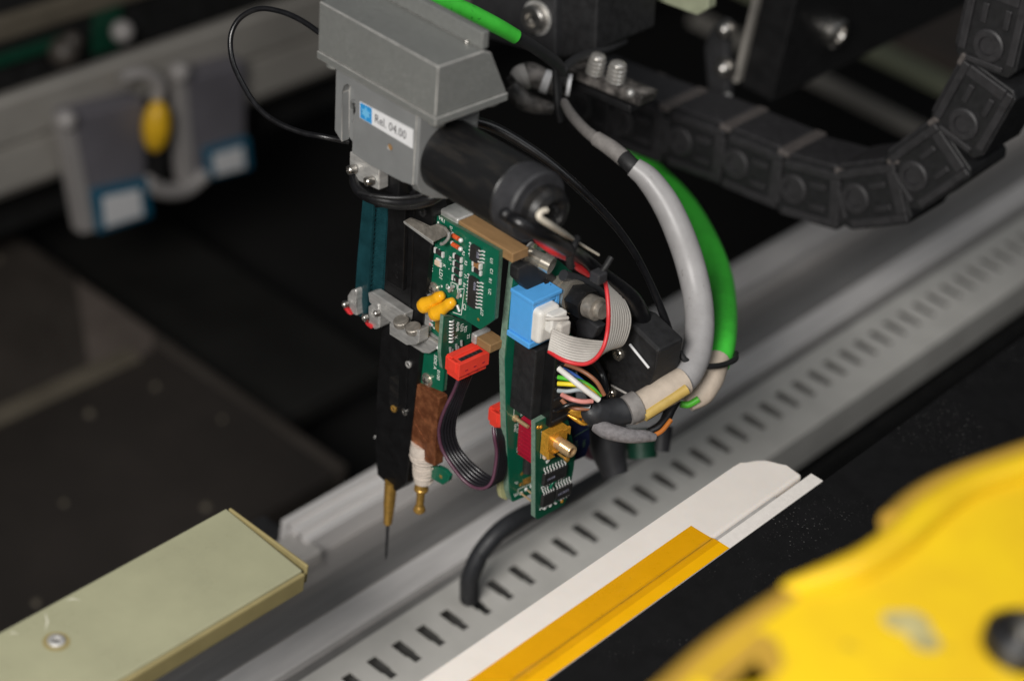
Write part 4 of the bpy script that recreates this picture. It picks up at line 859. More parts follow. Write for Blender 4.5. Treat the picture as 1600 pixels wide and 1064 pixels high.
# ------------------------------------------------------------------ right board (faces +a)
rt = Thing('interface_board', 'tall right green circuit board carrying blue socket and crimson block', 'circuit board', 'head', (2.3, 1, -2))
pl = [(0.744, 1.182), (1.3, 1.283), (1.778, 1.164), (2.869, 0.07), (3.342, -4.195), (3.088, -6.149), (2.125, -6.287), (1.276, -6.217), (1.156, -5.869), (0.846, -3.506), (0.635, -1.489), (0.68, -0.022)]
g = G(); g.prism(pl, 0, 2.26, 2.3); rt.part('board', g, 'pcb')
g = G(); g.prism(pl, 0, 2.06, 2.259); rt.part('board_edge', g, 'pcbedgelight')
pl = [(1.15, -4.096), (1.048, -4.962), (1.008, -5.268), (1.046, -5.941), (1.12, -6.18), (1.328, -6.355), (1.349, -5.628), (1.236, -4.281)]
g = G(); g.prism(pl, 0, 1.9, 2.05, 0, .02); rt.part('backing_plate', g, 'fr4')
pl = [(0.674, 0.441), (0.744, 1.08)]
# silk outline strip down the left
A_ = [(2.303, 0.943, -1.613), (2.303, 0.934, -2.545), (2.303, 1.066, -3.029), (2.303, 1.066, -3.461)]
g = G()
for i in range(3):
    a, b = V(A_[i]), V(A_[i + 1]); g.add([a + V((0, -.012, 0)), a + V((0, .012, 0)), b + V((0, .012, 0)), b + V((0, -.012, 0))], [(0, 1, 2, 3)])
A_ = [(2.303, 1.456, -6.066), (2.303, 1.44, -5.88), (2.303, 2.028, -5.928), (2.303, 2.048, -6.142)]
for i in range(3):
    a, b = V(A_[i]), V(A_[i + 1]); d = (b - a).normalized(); n_ = V((0, -d.z, d.y)) * .012; g.add([a - n_, b - n_, b + n_, a + n_], [(0, 1, 2, 3)])
rt.part('silk_outline', g, 'silk', kind='stuff')
for s, p, z_ in (('GND', (2.303, 1.122, -3.678), .11), ('VL3 VL2', (2.303, 1.225, -3.627), .11), ('R4', (2.303, 1.262, -4.473), .14), ('J8', (2.303, 1.321, -5.976), .14), ('J7', (2.303, 1.321, -5.597), .12), ('C4', (2.303, 1.299, -3.37), .12)): ptext(rt, s, p, z_)
p = V((2.3, 1.107, -3.471)); g = G(); g.rev(p, p + V((1, 0, 0)), [(0, .09), (.06, .09), (.08, .055), (.5, .05), (.5, .0)], 16, cap=False); rt.part('test_pin', g, 'goldpale')
for p in [(2.3, 1.732, -6.02), (2.3, 1.927, -6.01), (2.3, 1.57, -6.071)]: g = G(); g.ball(V(p), .06, 10, 0, (.6, 1, 1)); rt.part('solder_joint', g, 'solder')
for p in [(2.3, 1.54, -6.047), (2.3, 1.763, -6.05), (2.3, 1.956, -6.024)]:
    g = G(); p = V(p); g.tube([p, p + V((1.0, 0, -.05))], .025, 6); rt.part('header_pin', g, 'goldpale')
for k in range(5):
    p = V((2.305, 1.63, -5.74)).lerp(V((2.305, 1.955, -5.766)), k / 4.); g = G(); g.box(2.3, 2.31, p.y - .04, p.y + .04, p.z - .1, p.z + .1); rt.part('gold_pad', g, 'brass')
for p in [(2.305, 1.535, -5.418), (2.305, 1.51, -5.76)]: g = G(); g.rev(V(p), V(p) + V((1, 0, 0)), [(0, .06), (.005, .04)], 14); rt.part('gold_via', g, 'brass')
# inductor under crimson block
p = V((2.3, 1.571, -5.037)); g = G(); g.cyl(p + V((.15, 0, .2)), p + V((.15, 0, -.25)), .13, n=18); rt.part('inductor', g, 'chip')
# crimson block with ribs
ca, cb_ = (2.3, 1.485, -3.607), (2.3, 1.415, -4.643)
t = Thing('crimson_block', 'glossy crimson plastic block between the two right boards', 'terminal block', 'head', (2.7, 1.6, -4))
pl = [((2.4, 1.321, -3.542)[1] - .12, (2.4, 1.321, -3.542)[2]), ((2.4, 1.457, -3.432)[1] + .05, (2.4, 1.457, -3.432)[2]), (2.1, -3.65), (2.1, -5.1), ((2.4, 1.37, -4.564)[1] + .35, -5.0), ((2.4, 1.339, -4.526)[1] - .12, (2.4, 1.339, -4.526)[2])]
g = G(); g.prism(pl, 0, 2.35, 3.12, 0, .03); t.part('block_body', g, 'crimson')
y_, = (pl[0][0],)
for k in range(9):
    u = k / 8.; yy = pl[0][0] * (1 - u) + pl[5][0] * u; zz = pl[0][1] * (1 - u) + pl[5][1] * u
    g = G(); g.box(2.40, 3.0, yy - .018, yy + .03, zz - .012 - .04, zz + .012 - .04, 0, .006); t.part('rib', g, 'crimson')

# blue socket + white plug and grey ribbon
t = Thing('blue_socket', 'sky blue box header socket on the right board', 'connector', 'head', (2.4, .9, -.1))
g = G()
g.box(2.31, 3.08, .64, .78, -.62, .44, 0, .02); g.box(2.31, 3.08, 1.42, 1.54, -.62, .44, 0, .02)
g.box(2.31, 3.08, .78, 1.42, .32, .44, 0, .02); g.box(2.31, 3.08, .78, 1.42, -.62, -.52, 0, .02); g.box(2.31, 2.5, .78, 1.42, -.52, .32, 0)
g.box(2.31, 3.12, .60, 1.58, .441, .56, 0, .03); g.box(2.31, 3.12, .58, 1.58, -.78, -.621, 0, .03)
t.part('socket_shell', g, 'blue')
t = Thing('grey_ribbon_cable', 'grey ribbon cable with red edge wire curling from the blue socket', 'ribbon cable', 'head', (3.3, .9, -.1))
g = G(); g.box(2.9, 3.34, .66, 1.36, -.60, .34, 0, .12, 4); g.box(3.34, 3.6, .80, 1.32, -.2, .30, 0, .06, 3); pl_ = t.part('strain_plug', g, 'white')
g = G(); g.box(3.3, 3.72, .98, 1.36, -.36, .05, 0, .07, 3); g.tube([(3.45, .72, .22), (3.65, .95, .24), (3.72, 1.2, .2)], .05, 8); t.part('plug_latch', g, 'ribgrey', pl_)
R_ = [(3.828, 0.54, -0.435), (4.344, 0.558, -0.424), (4.67, 0.841, -0.468), (4.756, 1.149, -0.411), (4.717, 1.447, -0.228), (4.622, 1.644, 0.087), (4.523, 1.735, 0.475), (4.322, 1.863, 0.829), (4.097, 1.998, 1.035), (3.907, 2.158, 1.048)]
W_ = [(3.584, 0.815, -0.057), (3.841, 1.189, -0.294), (3.964, 1.745, -0.556), (4.146, 2.152, -0.676), (4.352, 2.451, -0.757), (4.334, 2.69, -0.479), (4.237, 2.79, -0.083), (4.03, 2.67, 0.374), (3.853, 2.383, 0.802), (3.815, 2.321, 0.958)]
for k in range(10):
    u = k / 9.; g = G(); g.tube([V(a).lerp(V(b), u) for a, b in zip(R_, W_)], .052, 8, sub=6, mi=0)
    t.part('wire', g, 'redwire' if k == 0 else 'ribgrey', label='red edge wire' if k == 0 else None)
# black box header / latch above the blue socket and the long black connector below it
t = Thing('black_box_header', 'black box header behind the blue socket', 'connector', 'head', (2.5, 1, 1))
pl = [(0.525, 1.269), (0.835, 1.288), (1.416, 0.991), (1.998, 0.401), (1.982, 0.166), (1.53, 0.233), (1.447, 0.059), (0.951, 0.453), (0.534, 0.948)]
g = G(); g.prism(pl, 0, 2.31, 2.62, 0, .04); t.part('header_body', g, 'blackmat')
g = G(); g.tube([(2.75, 1.45, .55), (2.8, 1.5, .2), (2.82, 1.52, -.05)], .07, 8); t.part('latch', g, 'blackmat')
t = Thing('black_terminal_socket', 'long black multi pin socket below the blue socket', 'connector', 'head', (2.8, 1.2, -2.5))
pl = [(0.542, -1.237), (0.64, -2.366), (1.062, -3.068), (1.682, -3.361), (1.514, -1.635)]
g = G(); g.prism([(.86, -.95), (.86, -3.0), (1.15, -3.2), (2.0, -3.35), (2.0, -.95)], 0, 2.32, 3.1, 0, .04); t.part('socket_body', g, 'blackmat')
g = G(); g.box(3.1, 3.5, 1.15, 1.9, -3.15, -1.0, 0, .05); t.part('plug_body', g, 'blackarm')
g = G()
for k in range(6): g.box(3.4, 3.54, 1.2, 1.85, -3.0 + k * .33, -2.93 + k * .33, 0, .02)
t.part('plug_rib', g, 'blackmat')

# nickel coax parts on the far side of the right board
t = Thing('coax_connector', 'shiny nickel round connector with black nut beside the ribbon', 'connector', 'head', (3, 2.2, .2))
a, b = V((2.577, 2.001, 0.12)), V((3.16, 1.978, 0.198))
g = G(); L_ = (b - a).length; g.rev(a, b, [(0, .40), (.05, .42), (L_ * .45, .42), (L_ * .5, .36), (L_ * .6, .42), (L_, .42), (L_ + .02, .3)], 32); t.part('nickel_shell', g, 'nickel')
c_ = V((3.641, 1.972, 0.221)); g = G(); g.rev(b, c_, [(.02, .40), ((c_ - b).length, .40)], 6, smooth=False); t.part('black_nut', g, 'blackarm')
d_ = V((4.125, 1.995, 0.272)); g = G(); g.rev(c_, d_, [(0, .3), (.3, .3), (.32, .2), ((d_ - c_).length, .2)], 24); t.part('coax_tail', g, 'stain')
t = Thing('nickel_standoff', 'shiny nickel threaded spacer at the top corner of the right board', 'spacer', 'head', (2.3, 1.2, 1.3))
a, b = V((2.305, 1.142, 1.308)), V((2.929, 1.332, 1.207))
g = G(); g.rev(a, b, [(0, .30), (.06, .30), (.08, .19), ((b - a).length * .6, .2), ((b - a).length * .62, .23), ((b - a).length, .22), ((b - a).length, 0)], 24); t.part('spacer_body', g, 'nickel')
g = G(); g.rev(a, b, [(-.06, .30), (-.01, .30)], 28); t.part('washer', g, 'steelsat')

# RF board in front with SMA jack
ft = Thing('radio_board', 'small front green board with gold coaxial jack and two chips', 'circuit board', 'head', (3.3, 1.5, -4.5))
pl = [(0.74, -2.844), (1.234, -2.895), (1.688, -3.132), (2.271, -4.469), (2.322, -4.938), (2.268, -5.464), (2.077, -6.03), (1.166, -6.087), (0.992, -5.86), (0.89, -4.327)]
pl = [(0.811, -2.923), (1.235, -2.905), (1.915, -3.216), (2.329, -4.495), (2.328, -4.991), (2.244, -5.755), (2.096, -6.049), (1.178, -6.092), (1.093, -6.011)]
g = G(); g.prism(pl, 0, 3.32, 3.35); ft.part('board', g, 'pcbdark')
g = G(); g.prism(pl, 0, 3.17, 3.319); ft.part('board_edge', g, 'pcbedgelight')
FT = lambda p: frameT((3.352, p[1], p[2]), (0, 1, 0), (0, 0, 1), (1, 0, 0))
c1 = (3.35, 1.562, -4.81); c2 = (3.35, 1.393, -5.476); c3 = (3.35, 1.926, -5.504)
for p, w_, l_, n_ in ((c1, .34, .80, 8), (c2, .36, .42, 5), (c3, .34, .56, 6)):
    chip(ft, FT(p) @ Matrix.Rotation(math.radians(90 - 3), 4, 'Z'), w_, l_, n_, .12)
ft.part('printed_text', textg('HC4053', .11, frameT((3.476, c3[1] - .22, c3[2] - .02), (0, 1, 0), (0, 0, 1), (1, 0, 0)), .001), 'chiptext')
ft.part('printed_text', textg('74A08', .10, frameT((3.476, c1[1] - .3, c1[2] - .03), (0, 1, 0), (0, 0, 1), (1, 0, 0)), .001), 'chiptext')
for p in [(3.37, 1.368, -5.803), (3.37, 1.562, -5.811), (3.37, 1.756, -5.813), (3.37, 1.935, -5.773)]:
    g = G(); g.ball(V(p), .06, 10, 0, (.6, 1, 1)); ft.part('solder_joint', g, 'solder')
g = G(); g.tube([(3.42, 1.451, -5.187), (3.42, 1.519, -5.045), (3.42, 1.705, -4.983), (3.42, 1.839, -4.946)], .04, 8); ft.part('jumper_wire', g, 'pcb', label='pale green jumper wire'); g = G(); g.tube([(3.42, 1.529, -5.684), (3.42, 1.636, -5.65), (3.42, 1.756, -5.743)], .04, 8); ft.part('jumper_wire', g, 'pcb')
for p in [(3.355, 0.884, -3.07), (3.355, 0.983, -3.105), (3.355, 2.002, -5.9), (3.355, 1.423, -3.118)]: g = G(); g.ball(V(p), .055, 8, 0, (.5, 1, 1)); ft.part('gold_via', g, 'gold')
g = G()
for i_ in range(26):
    p = V((3.36, 1.246, -4.192)) + V((0, random.uniform(0, .85), random.uniform(-.16, .14))); g.box(3.352, 3.39, p.y - .03, p.y + .03, p.z - .02, p.z + .02, i_ % 2, .006)
ft.part('tiny_components', g, ['solder', 'chip'], kind='stuff')
p = V((3.36, 1.22, -4.044)); g = G(); g.box(3.352, 3.45, p.y - .1, p.y + .1, p.z - .09, p.z + .09, 0, .02); ft.part('capacitor', g, 'cream')
ln = [(3.353, 1.0, -3.266), (3.353, 1.648, -3.289), (3.353, 1.686, -3.138)]
g = G()
for i in range(2):
    a, b = V(ln[i]), V(ln[i + 1]); d = (b - a).normalized(); n_ = V((0, -d.z, d.y)) * .01; g.add([a - n_, b - n_, b + n_, a + n_], [(0, 1, 2, 3)])
a, b = V((3.353, 1.031, -3.303)), V((3.353, 1.072, -4.117)); g.add([a + V((0, -.01, 0)), b + V((0, -.01, 0)), b + V((0, .01, 0)), a + V((0, .01, 0))], [(0, 1, 2, 3)])
ft.part('silk_outline', g, 'silk', kind='stuff')
# SMA jack
t = Thing('gold_coax_jack', 'gold plated coaxial jack on the front board', 'connector', 'head', (3.4, 1.4, -3.6))
jc = V((3.5, 1.349, -3.574))
g = G(); g.box(3.36, 3.62, jc.y - .34, jc.y + .34, jc.z - .34, jc.z + .34, 0, .02)
t.part('jack_base', g, 'gold')
g = G(); s0 = V((3.62, jc.y, jc.z)); g.rev(s0, s0 + V((1, 0, 0)), [(0, .16), (.12, .16), (.14, .13), (.17, .165), (.50, .165), (.53, .15), (.53, .10), (.3, .10), (.3, .0)], 32, cap=False); t.part('jack_barrel', g, 'goldpale')
g = G()
for k in range(6): g.rev(s0 + V((.18 + k * .05, 0, 0)), s0 + V((9, 0, 0)), [(0, .164), (.02, .175), (.04, .164)], 28, cap=False)
t.part('thread', g, 'goldpale', kind='stuff')
for sy, sz in ((-1, -1), (1, -1), (1, 1)):
    g = G(); g.prism([(jc.y + sy * .36, jc.z + sz * .36), (jc.y + sy * .36, jc.z + sz * .1), (jc.y + sy * .1, jc.z + sz * .36)], 0, 3.62, 3.70, 0, .015); t.part('jack_gusset', g, 'gold')
p = V((3.36, jc.y + .18, jc.z - .50)); g = G(); g.rev(p, p + V((1, 0, 0)), [(0, .035), (.4, .035), (.42, .07), (.5, .075), (.53, .0)], 14, cap=False); t.part('centre_pin', g, 'brass')

# navy module behind
t = Thing('navy_module', 'dark navy module board behind the gold jack', 'circuit board', 'head', (3.1, 2.6, -4.3))
pl = [(2.021, -3.553), (2.359, -3.628), (3.107, -4.227), (3.19, -4.785), (3.059, -5.127), (2.433, -5.076), (2.129, -4.579)]
g = G(); g.prism(pl, 0, 2.9, 3.05, 0, .02); t.part('board', g, 'navy')
g = G(); ln = [(3.055, 2.535, -4.266), (3.055, 3.063, -4.229), (3.055, 2.552, -4.421), (3.055, 3.085, -4.412)]
for a, b in ((0, 1),): 
    a, b = V(ln[a]), V(ln[b]); d = (b - a).normalized(); n_ = V((0, -d.z, d.y)) * .014; g.add([a - n_, b - n_, b + n_, a + n_], [(0, 1, 2, 3)])
t.part('silk_outline', g, 'pcbedge', kind='stuff')
for s, p in (('V1', (3.055, 2.658, -4.617)), ('R7', (3.055, 2.611, -4.448)), ('1000', (3.055, 2.901, -4.528))): 
    o = ptext(t, s, p, .13); o.data.materials[0] = M['pcbedge']
g = G(); pp = [V(q) for q in [(3.434, 1.746, -2.904), (3.578, 2.158, -2.978), (3.722, 2.266, -3.016), (3.97, 1.834, -3.021), (3.67, 1.561, -2.81)]]
g.tube([pp[0], (pp[0] + pp[2]) / 2, pp[2]], [.1, .2, .12], 8, flat=.3); g.tube([pp[4], (pp[4] + pp[3]) / 2, pp[3], pp[2] - V((0, 0, .1))], [.05, .14, .12, .08], 8, flat=.4)
single('copper_foil', 'folded shiny copper foil scrap above the navy module', 'foil', 'head', pp[3], g, 'gold')

# ------------------------------------------------------------------ cables
# black motor sleeve with red and ivory wires
t = Thing('motor_wiring', 'black sleeved motor lead with red and ivory wires and ties', 'cable', 'head', (3.9, -1.293, 3.982))
g = G(); sl = [(4.339, -1.767, 4.366), (4.812, -1.69, 4.304), (5.021, -1.18, 3.902), (4.572, -0.072, 3.028), (3.95, 1.216, 1.989), (3.912, 1.903, 1.314), (3.923, 2.547, 0.722), (3.969, 3.159, 0.057), (3.89, 3.687, -0.746), (3.735, 3.999, -1.52), (3.564, 4.16, -2.256)]
g.tube(sl, [.13, .15, .155, .165, .17, .18, .2, .24, .24, .22, .2], 14); t.part('sleeve', g, 'rubber')
g = G(); g.tube([(3.727, -0.176, 2.913), (3.773, 0.021, 2.712), (3.938, 0.311, 2.483), (3.88, 0.863, 2.049), (3.908, 1.23, 1.685), (3.836, 1.659, 1.314)], [.05, .08, .12, .08, .10, .09], 10); t.part('wire', g, 'redwire', label='red wire')
g = G(); g.tube([(5.352, -1.506, 4.835), (5.347, -1.672, 4.843), (5.375, -1.732, 4.747), (5.367, -1.365, 4.424), (5.049, -0.587, 3.782), (4.599, 0.119, 3.206), (4.213, 0.765, 2.678), (4.145, 1.597, 2.009)], [.06, .065, .07, .07, .065, .05, .035, .03], 10); t.part('wire', g, 'ivory', label='ivory wire')
for q in ([(4.344, 0.605, 2.912), (4.492, 0.348, 2.839), (4.429, 0.322, 2.513), (4.431, 0.411, 2.243)], [(4.252, 1.921, 1.88), (4.255, 1.731, 1.67), (4.112, 1.56, 1.275)]):
    g = G(); g.tube(q, .1, 8, flat=.8); t.part('cable_tie', g, 'blackmat')
c_ = V((4.246, 1.551, 1.486)); g = G(); g.box(c_.x - .16, c_.x + .16, c_.y - .15, c_.y + .15, c_.z - .14, c_.z + .14, 0, .04); t.part('tie_head', g, 'collar')
g = G(); g.ball((4.425, -1.812, 4.406), .15, 14); t.part('sleeve_tip', g, 'black')

# coil of black coax looping out to the left
t = Thing('looped_black_cable', 'thin glossy black cable looping out left of the housing', 'cable', 'head', (-3.939, -2.743, 4.923))
g = G(); g.tube([(-2.367, -1.167, 5.666), (-2.849, -1.224, 5.758), (-3.387, -1.317, 5.872), (-3.926, -1.47, 5.922), (-4.467, -1.721, 5.867), (-4.821, -2.006, 5.576), (-4.87, -2.257, 5.174), (-4.624, -2.425, 4.728), (-4.212, -2.508, 4.377), (-3.511, -2.545, 3.947), (-2.893, -2.447, 3.752), (-2.229, -2.2, 3.67), (-1.686, -1.96, 3.709), (-1.294, -1.503, 3.599)], .068, 12); t.part('cable', g, 'rubber')
t = Thing('black_cable_ring', 'glossy black cable ring wrapped round the top of the arm', 'cable', 'head', (-0.308, -0.799, 2.204))
g = G(); g.tube([(-1.162, -1.458, 2.958), (-0.921, -1.609, 2.718), (-0.635, -1.624, 2.577), (-0.247, -1.455, 2.524), (0.158, -1.207, 2.539), (0.586, -0.988, 2.679), (0.93, -0.801, 2.877), (1.03, -0.561, 3.029), (0.993, -0.27, 3.018)], [.09, .12, .14, .17, .18, .18, .17, .13, .1], 14); t.part('cable', g, 'rubber')
g = G(); g.tube([(-0.559, -1.787, 2.683), (-0.075, -1.606, 2.723), (0.41, -1.235, 2.785), (0.878, -0.902, 3.006), (1.021, -0.602, 3.176)], .06, 10); t.part('cable', g, 'black')
# black hose from behind the casting arcing right and down
t = Thing('arching_black_hose', 'slim black hose arching from the housing down to the right', 'hose', 'head', (2.082, 2.799, 2.611))
g = G(); g.tube([(0.226, 0.948, 4.067), (0.465, 1.359, 3.889), (0.883, 1.72, 3.647), (1.558, 2.173, 3.228), (2.237, 2.645, 2.644), (2.858, 3.209, 1.854), (3.301, 3.632, 1.105), (3.648, 3.943, 0.338), (4.006, 4.193, -0.507), (4.309, 4.373, -1.368), (4.488, 4.411, -2.251), (4.617, 4.263, -3.097), (4.659, 3.932, -3.682), (4.56, 3.603, -3.932)], [.12, .13, .13, .12, .115, .1, .09, .085, .1, .12, .12, .1, .08, .07], 12); t.part('hose', g, 'rubber')

# thick grey cable
t = Thing('grey_cable', 'thick grey cable curving down to the taped connector end', 'cable', 'w', (3.221, 6.389, 28.626))
g = G(); g.tube([(-2.073, 7.245, 30.358), (-1.459, 6.819, 30.397), (-0.598, 6.33, 30.508), (0.12, 6.031, 30.613)], [.12, .14, .15, .17], 12); t.part('thin_core', g, 'greytape')
g = G(); g.tube([(-0.041, 6.07, 30.616), (0.502, 6.007, 30.618), (1.032, 5.91, 30.59)], [.20, .22, .22], 14); t.part('tape_collar', g, 'greytape')
g = G(); g.tube([(0.992, 5.901, 30.612), (1.23, 5.881, 30.566), (1.349, 5.91, 30.501)], .215, 14); t.part('black_band', g, 'blackmat')
g = G(); g.tube([(1.341, 5.915, 30.515), (1.766, 6.049, 30.32), (2.384, 6.117, 29.884), (3.01, 6.08, 29.317), (3.556, 6.047, 28.645), (4.113, 5.803, 28.064), (4.616, 5.356, 27.64), (5.036, 4.772, 27.299), (5.278, 4.188, 27.105), (5.358, 3.695, 26.979)], [.26, .32, .36, .375, .38, .38, .38, .38, .37, .34], 20); t.part('jacket', g, 'greycable')
g = G(); g.tube([(5.401, 3.816, 27.088), (5.277, 3.29, 26.917), (5.138, 2.742, 26.731), (5.015, 2.28, 26.635)], [.36, .39, .38, .36], 20); t.part('beige_sleeve', g, 'beige')
g = G(); a, b = V((5.685, 3.532, 27.13)), V((5.381, 2.344, 26.671)); g.tube([a, (a + b) / 2, b], .15, 8); t.part('amber_stripe', g, 'amber')
g = G(); g.tube([(5.09, 2.452, 26.778), (5.03, 2.288, 26.72), (4.975, 2.139, 26.677)], [.385, .39, .37], 20); t.part('grey_ring', g, 'greytape')
g = G(); g.tube([(5.0, 2.291, 26.661), (4.779, 1.946, 26.609), (4.644, 1.594, 26.654), (4.541, 1.315, 26.762), (4.433, 1.21, 26.903)], [.34, .35, .34, .30, .18], 18); t.part('heat_shrink', g, 'shrink')
# coloured cores between the black plug and the heat shrink
for nm, lb, mt_, r, pts in (('core', 'brown core', 'brownwire', .055, [(3.406, 1.45, -1.369), (3.767, 1.519, -1.318), (4.095, 1.629, -1.369), (4.374, 1.747, -1.542), (4.567, 1.832, -1.841)]), ('core', 'white core', 'white', .075, [(3.767, 1.001, -1.149), (4.17, 1.01, -1.207), (4.48, 1.149, -1.392), (4.747, 1.452, -1.716)]),
        ('core', 'blue core', 'bluewire', .06, [(3.555, 1.366, -1.438), (3.782, 1.413, -1.449), (4.003, 1.529, -1.561), (4.248, 1.626, -1.721)]), ('core', 'green core', 'greenwire', .06, [(3.618, 1.159, -1.547), (3.845, 1.252, -1.508), (4.075, 1.455, -1.537), (4.321, 1.598, -1.646), (4.52, 1.75, -1.878)]),
        ('core', 'yellow core', 'yellowwire', .06, [(3.736, 1.042, -1.618), (4.011, 1.203, -1.558), (4.232, 1.411, -1.57), (4.452, 1.527, -1.682), (4.629, 1.581, -1.814)]), ('core', 'grey core', 'greywire', .055, [(3.811, 0.985, -1.76), (4.034, 1.091, -1.704), (4.222, 1.325, -1.654), (4.354, 1.526, -1.759)]),
        ('core', 'pink core', 'pink', .06, [(3.981, 0.966, -1.782), (4.277, 0.964, -1.737), (4.483, 1.136, -1.774), (4.602, 1.394, -1.805)]), ('core', 'black core', 'rubber', .06, [(4.054, 0.745, -2.099), (4.248, 0.775, -1.911), (4.381, 0.979, -1.833), (4.597, 1.303, -1.897)]),
        ('core', 'second brown core', 'brownwire', .055, [(3.906, 1.034, -1.991), (4.072, 1.097, -2.102), (4.315, 1.178, -2.094), (4.52, 1.4, -2.075)]), ('core', 'grey blue core', 'greywire', .05, [(4.261, 1.106, -1.931), (4.495, 1.193, -1.907), (4.623, 1.307, -1.921)])):
    g = G(); g.tube([HO + HM @ V(p) for p in pts], r, 10); t.part(nm, g, mt_, label=lb)
# braided shield below heat shrink, thin loop
g = G(); g.tube([(4.721, 1.355, 26.482), (4.999, 1.382, 26.459), (5.251, 1.538, 26.435), (5.524, 1.729, 26.435), (5.728, 2.011, 26.425), (5.885, 2.23, 26.379)], [.2, .21, .2, .18, .16, .1], 14); t.part('braided_shield', g, 'braid')
g = G(); g.tube([(5.645, 2.316, 26.329), (5.716, 2.577, 26.405), (5.684, 2.933, 26.503), (5.58, 3.244, 26.608), (5.5, 3.513, 26.643)], .12, 10); t.part('black_loop', g, 'rubber')
g = G(); g.tube([(5.81, 2.187, 26.39), (5.896, 2.46, 26.468), (5.86, 2.843, 26.602)], .06, 10); t.part('orange_core', g, 'orangewire')

# green cable
t = Thing('green_cable', 'bright green cable passing behind the chain beside the grey cable', 'cable', 'w', (3.382, 7.819, 27.548))
g = G(); g.tube([(-3.386, 1.099, 34.895), (-2.957, 1.833, 34.53), (-2.532, 2.834, 34.134), (-2.103, 3.642, 33.68), (-1.8, 4.262, 33.285)], [.2, .22, .22, .21, .19], 16); t.part('jacket', g, 'greencable')
g = G(); g.tube([(-1.851, 4.243, 33.304), (-1.963, 5.344, 32.593), (-2.216, 6.738, 31.64), (-2.264, 7.227, 31.204)], [.17, .16, .16, .14], 12); t.part('black_sleeve', g, 'collar')
g = G(); g.tube([(-2.193, 7.104, 31.351), (-2.531, 8.228, 31.209), (-2.869, 9.875, 30.808), (-3.088, 11.064, 30.645)], .12, 10); t.part('black_branch', g, 'collar')
g = G(); g.tube([(-5.129, 14.619, 25.106), (-4.227, 15.025, 24.836), (-2.9, 14.535, 24.911), (-0.888, 12.824, 25.605), (1.097, 10.959, 26.137), (2.453, 9.719, 26.175), (3.794, 7.956, 26.484), (4.724, 6.554, 26.683), (5.118, 5.834, 26.555)], [.28, .29, .30, .33, .35, .36, .36, .35, .33], 18); t.part('jacket', g, 'greencable')
g = G(); g.tube([(5.069, 5.891, 26.664), (5.31, 5.298, 26.461), (5.397, 4.852, 26.208), (5.323, 4.473, 25.993)], [.31, .36, .33, .2], 16); t.part('beige_sleeve', g, 'beige')
g = G(); g.tube([(5.288, 4.132, 26.146), (5.452, 4.265, 26.167), (5.577, 4.479, 26.319)], .09, 8); t.part('green_core', g, 'greenwire')
g = G(); g.tube([(4.947, 4.083, 27.61), (5.139, 4.093, 27.462), (5.39, 4.514, 27.224), (5.505, 5.271, 26.973), (5.481, 6.008, 26.813), (5.194, 6.532, 26.618)], .075, 10)
single('black_cable_tie', 'black tie binding the grey and green cables together', 'cable tie', 'w', (5.39, 4.514, 27.224), g, 'blackmat')

t = Thing('dark_cable_tangle', 'tangle of dark cables and a brownish clip behind the grey ribbon', 'cable bundle', 'head', (2.463, 3.27, -0.938))
for pts, r, mt_ in (([(2.544, 1.933, 0.082), (2.669, 2.372, -0.673), (2.935, 2.835, -1.188), (3.177, 3.525, -1.431), (3.567, 4.114, -1.944)], .16, 'rubber'), ([(2.853, 1.827, 0.73), (2.909, 2.704, 0.158), (2.945, 3.422, -0.563), (3.196, 4.052, -1.247), (3.675, 4.525, -2.346)], .14, 'shrink'), ([(2.685, 2.261, -0.809), (2.866, 2.572, -1.215), (3.088, 3.054, -1.481), (3.292, 3.377, -2.08), (3.409, 3.228, -2.734)], .15, 'rubber'), ([(3.414, 2.531, -1.669), (3.638, 2.696, -2.095), (3.976, 2.498, -2.308), (4.16, 1.984, -2.333)], .10, 'rubber'), ([(2.607, 1.438, 0.573), (2.751, 1.819, 0.1), (3.039, 2.178, -0.186)], .10, 'blackwire')):
    g = G(); g.tube(pts, r, 12); t.part('cable', g, mt_)
g = G(); g.prism([(2.565, -1.02), (3.19, -0.547), (3.641, -0.593), (3.469, -1.019), (2.827, -1.319)], 1, 2.4, 2.7, 0, .05); t.part('clip', g, 'collar')
# black carriage block behind ribbon, with white scratch line and screws
t = Thing('black_carriage', 'black block behind the ribbon cable with white line and screws', 'block', 'head', (3.092, 4.404, -2.215))
pl = [(2.998, -1.015), (3.952, -0.616), (4.97, -0.886), (4.871, -1.731), (4.582, -2.853), (3.138, -4.065), (2.038, -2.678), (1.854, -1.03)]
g = G(); g.prism(pl, 1, 3.2, 4.1, 0, .08); t.part('block_body', g, 'blackmat')
a, b = V((4.051, 3.15, -1.164)), V((4.755, 3.15, -1.488)); g = G(); g.tube([a, b], .035, 8); t.part('white_line', g, 'labelwhite')
a, b = V((3.59, 3.15, -2.641)), V((4.26, 3.15, -2.583)); g = G(); g.tube([a, b], .03, 8); t.part('grey_line', g, 'labelgrey')
for p, r in zip([(3.706, 3.2, -1.633), (3.613, 3.2, -2.864)], (.17, .14)):
    g = screw_g((p[0], 3.2, p[2]), (0, -1, 0), r, .12); t.part('screw', g, ['nickel', 'dark'])
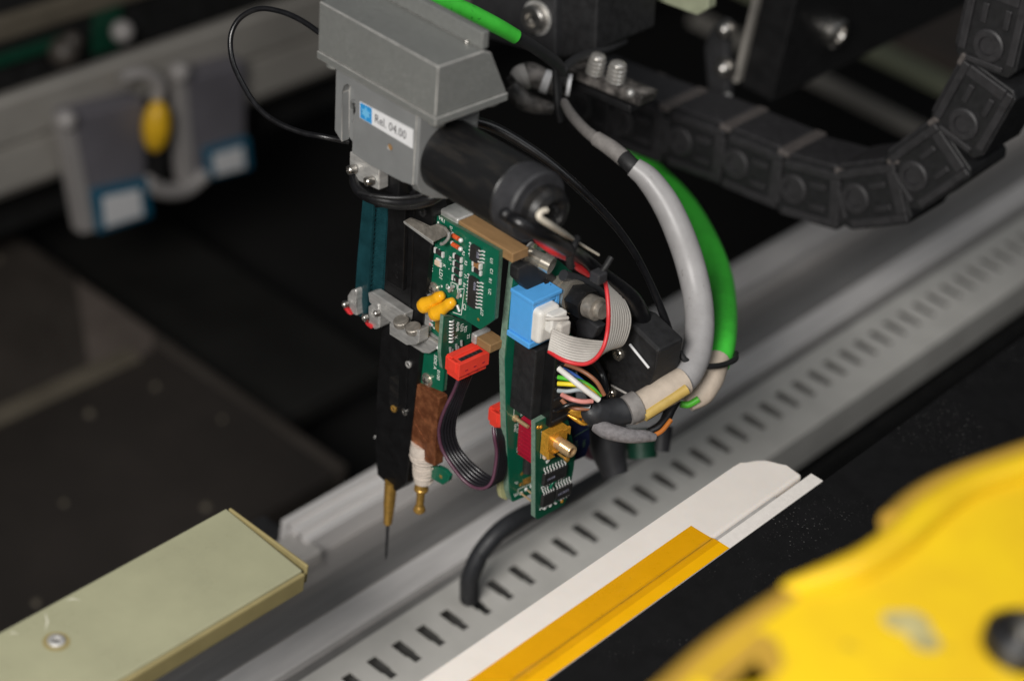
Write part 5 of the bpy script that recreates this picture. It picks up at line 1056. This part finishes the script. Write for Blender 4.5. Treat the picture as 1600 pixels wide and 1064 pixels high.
# dim parts standing behind, over the duct
bp = (0.206, 11.52, 16.1)
t = Thing('blurred_fitting', 'blurred grey and green fitting behind the right boards', 'fitting', 'w', (bp[0], bp[1] + 2, 16.1))
q = [(2.083, 5.757, 22.631), (3.587, 7.061, 22.934), (3.908, 6.65, 22.175), (3.563, 6.021, 21.709), (3.032, 5.468, 21.492), (2.47, 5.404, 21.885)]
g = G(); g.tube([(2.229, 5.923, 22.708), (2.541, 5.731, 22.216), (3.042, 5.608, 21.652)], [.55, .5, .35], 12); t.part('grey_post', g, 'collar')
g = G(); g.tube([(2.705, 6.902, 22.42), (3.117, 6.657, 21.782)], [.45, .42], 10); t.part('green_core', g, 'deepgreen')
g = G(); g.tube([(3.126, 7.334, 22.584), (3.417, 7.051, 22.003)], [.3, .25], 10); t.part('grey_post', g, 'collar')
g = G(); g.ball((1.399, 6.903, 21.036), .45, 12); t.part('magenta_plug', g, 'magenta')
g = G(); g.ball((1.468, 7.333, 21.492), .35, 12, 0, (1, 1, 2)); t.part('olive_core', g, 'floorband')
# black braided cable dropping into the duct slot
t = Thing('dropping_black_cable', 'black braided cable dropping into a slot of the grey duct', 'cable', 'w', (0.436, 3.781, 16.0))
g = G(); g.tube([(0.285, 4.19, 15.4), (0.202, 3.881, 16.1), (0.371, 3.462, 17.2), (0.403, 3.669, 18.0), (0.483, 4.331, 18.6), (0.475, 5.525, 18.6), (0.464, 7.328, 18.2), (-0.146, 10.188, 17.2)], [.16, .22, .24, .25, .26, .27, .27, .25], 16); t.part('cable', g, 'shrink')
g = G()
C_ = [V(p) for p in [(0.202, 3.881, 16.1), (0.371, 3.462, 17.2), (0.403, 3.669, 18.0), (0.483, 4.331, 18.6), (0.475, 5.525, 18.6)]]
for i in range(4):
    for k in range(8):
        c_ = C_[i].lerp(C_[i + 1], k / 8.); d = (C_[i + 1] - C_[i]).normalized(); g.rev(c_, c_ + d, [(0, .24), (.035, .275), (.07, .24)], 16, cap=False)
t.part('braid_ring', g, 'blackmat', kind='stuff')
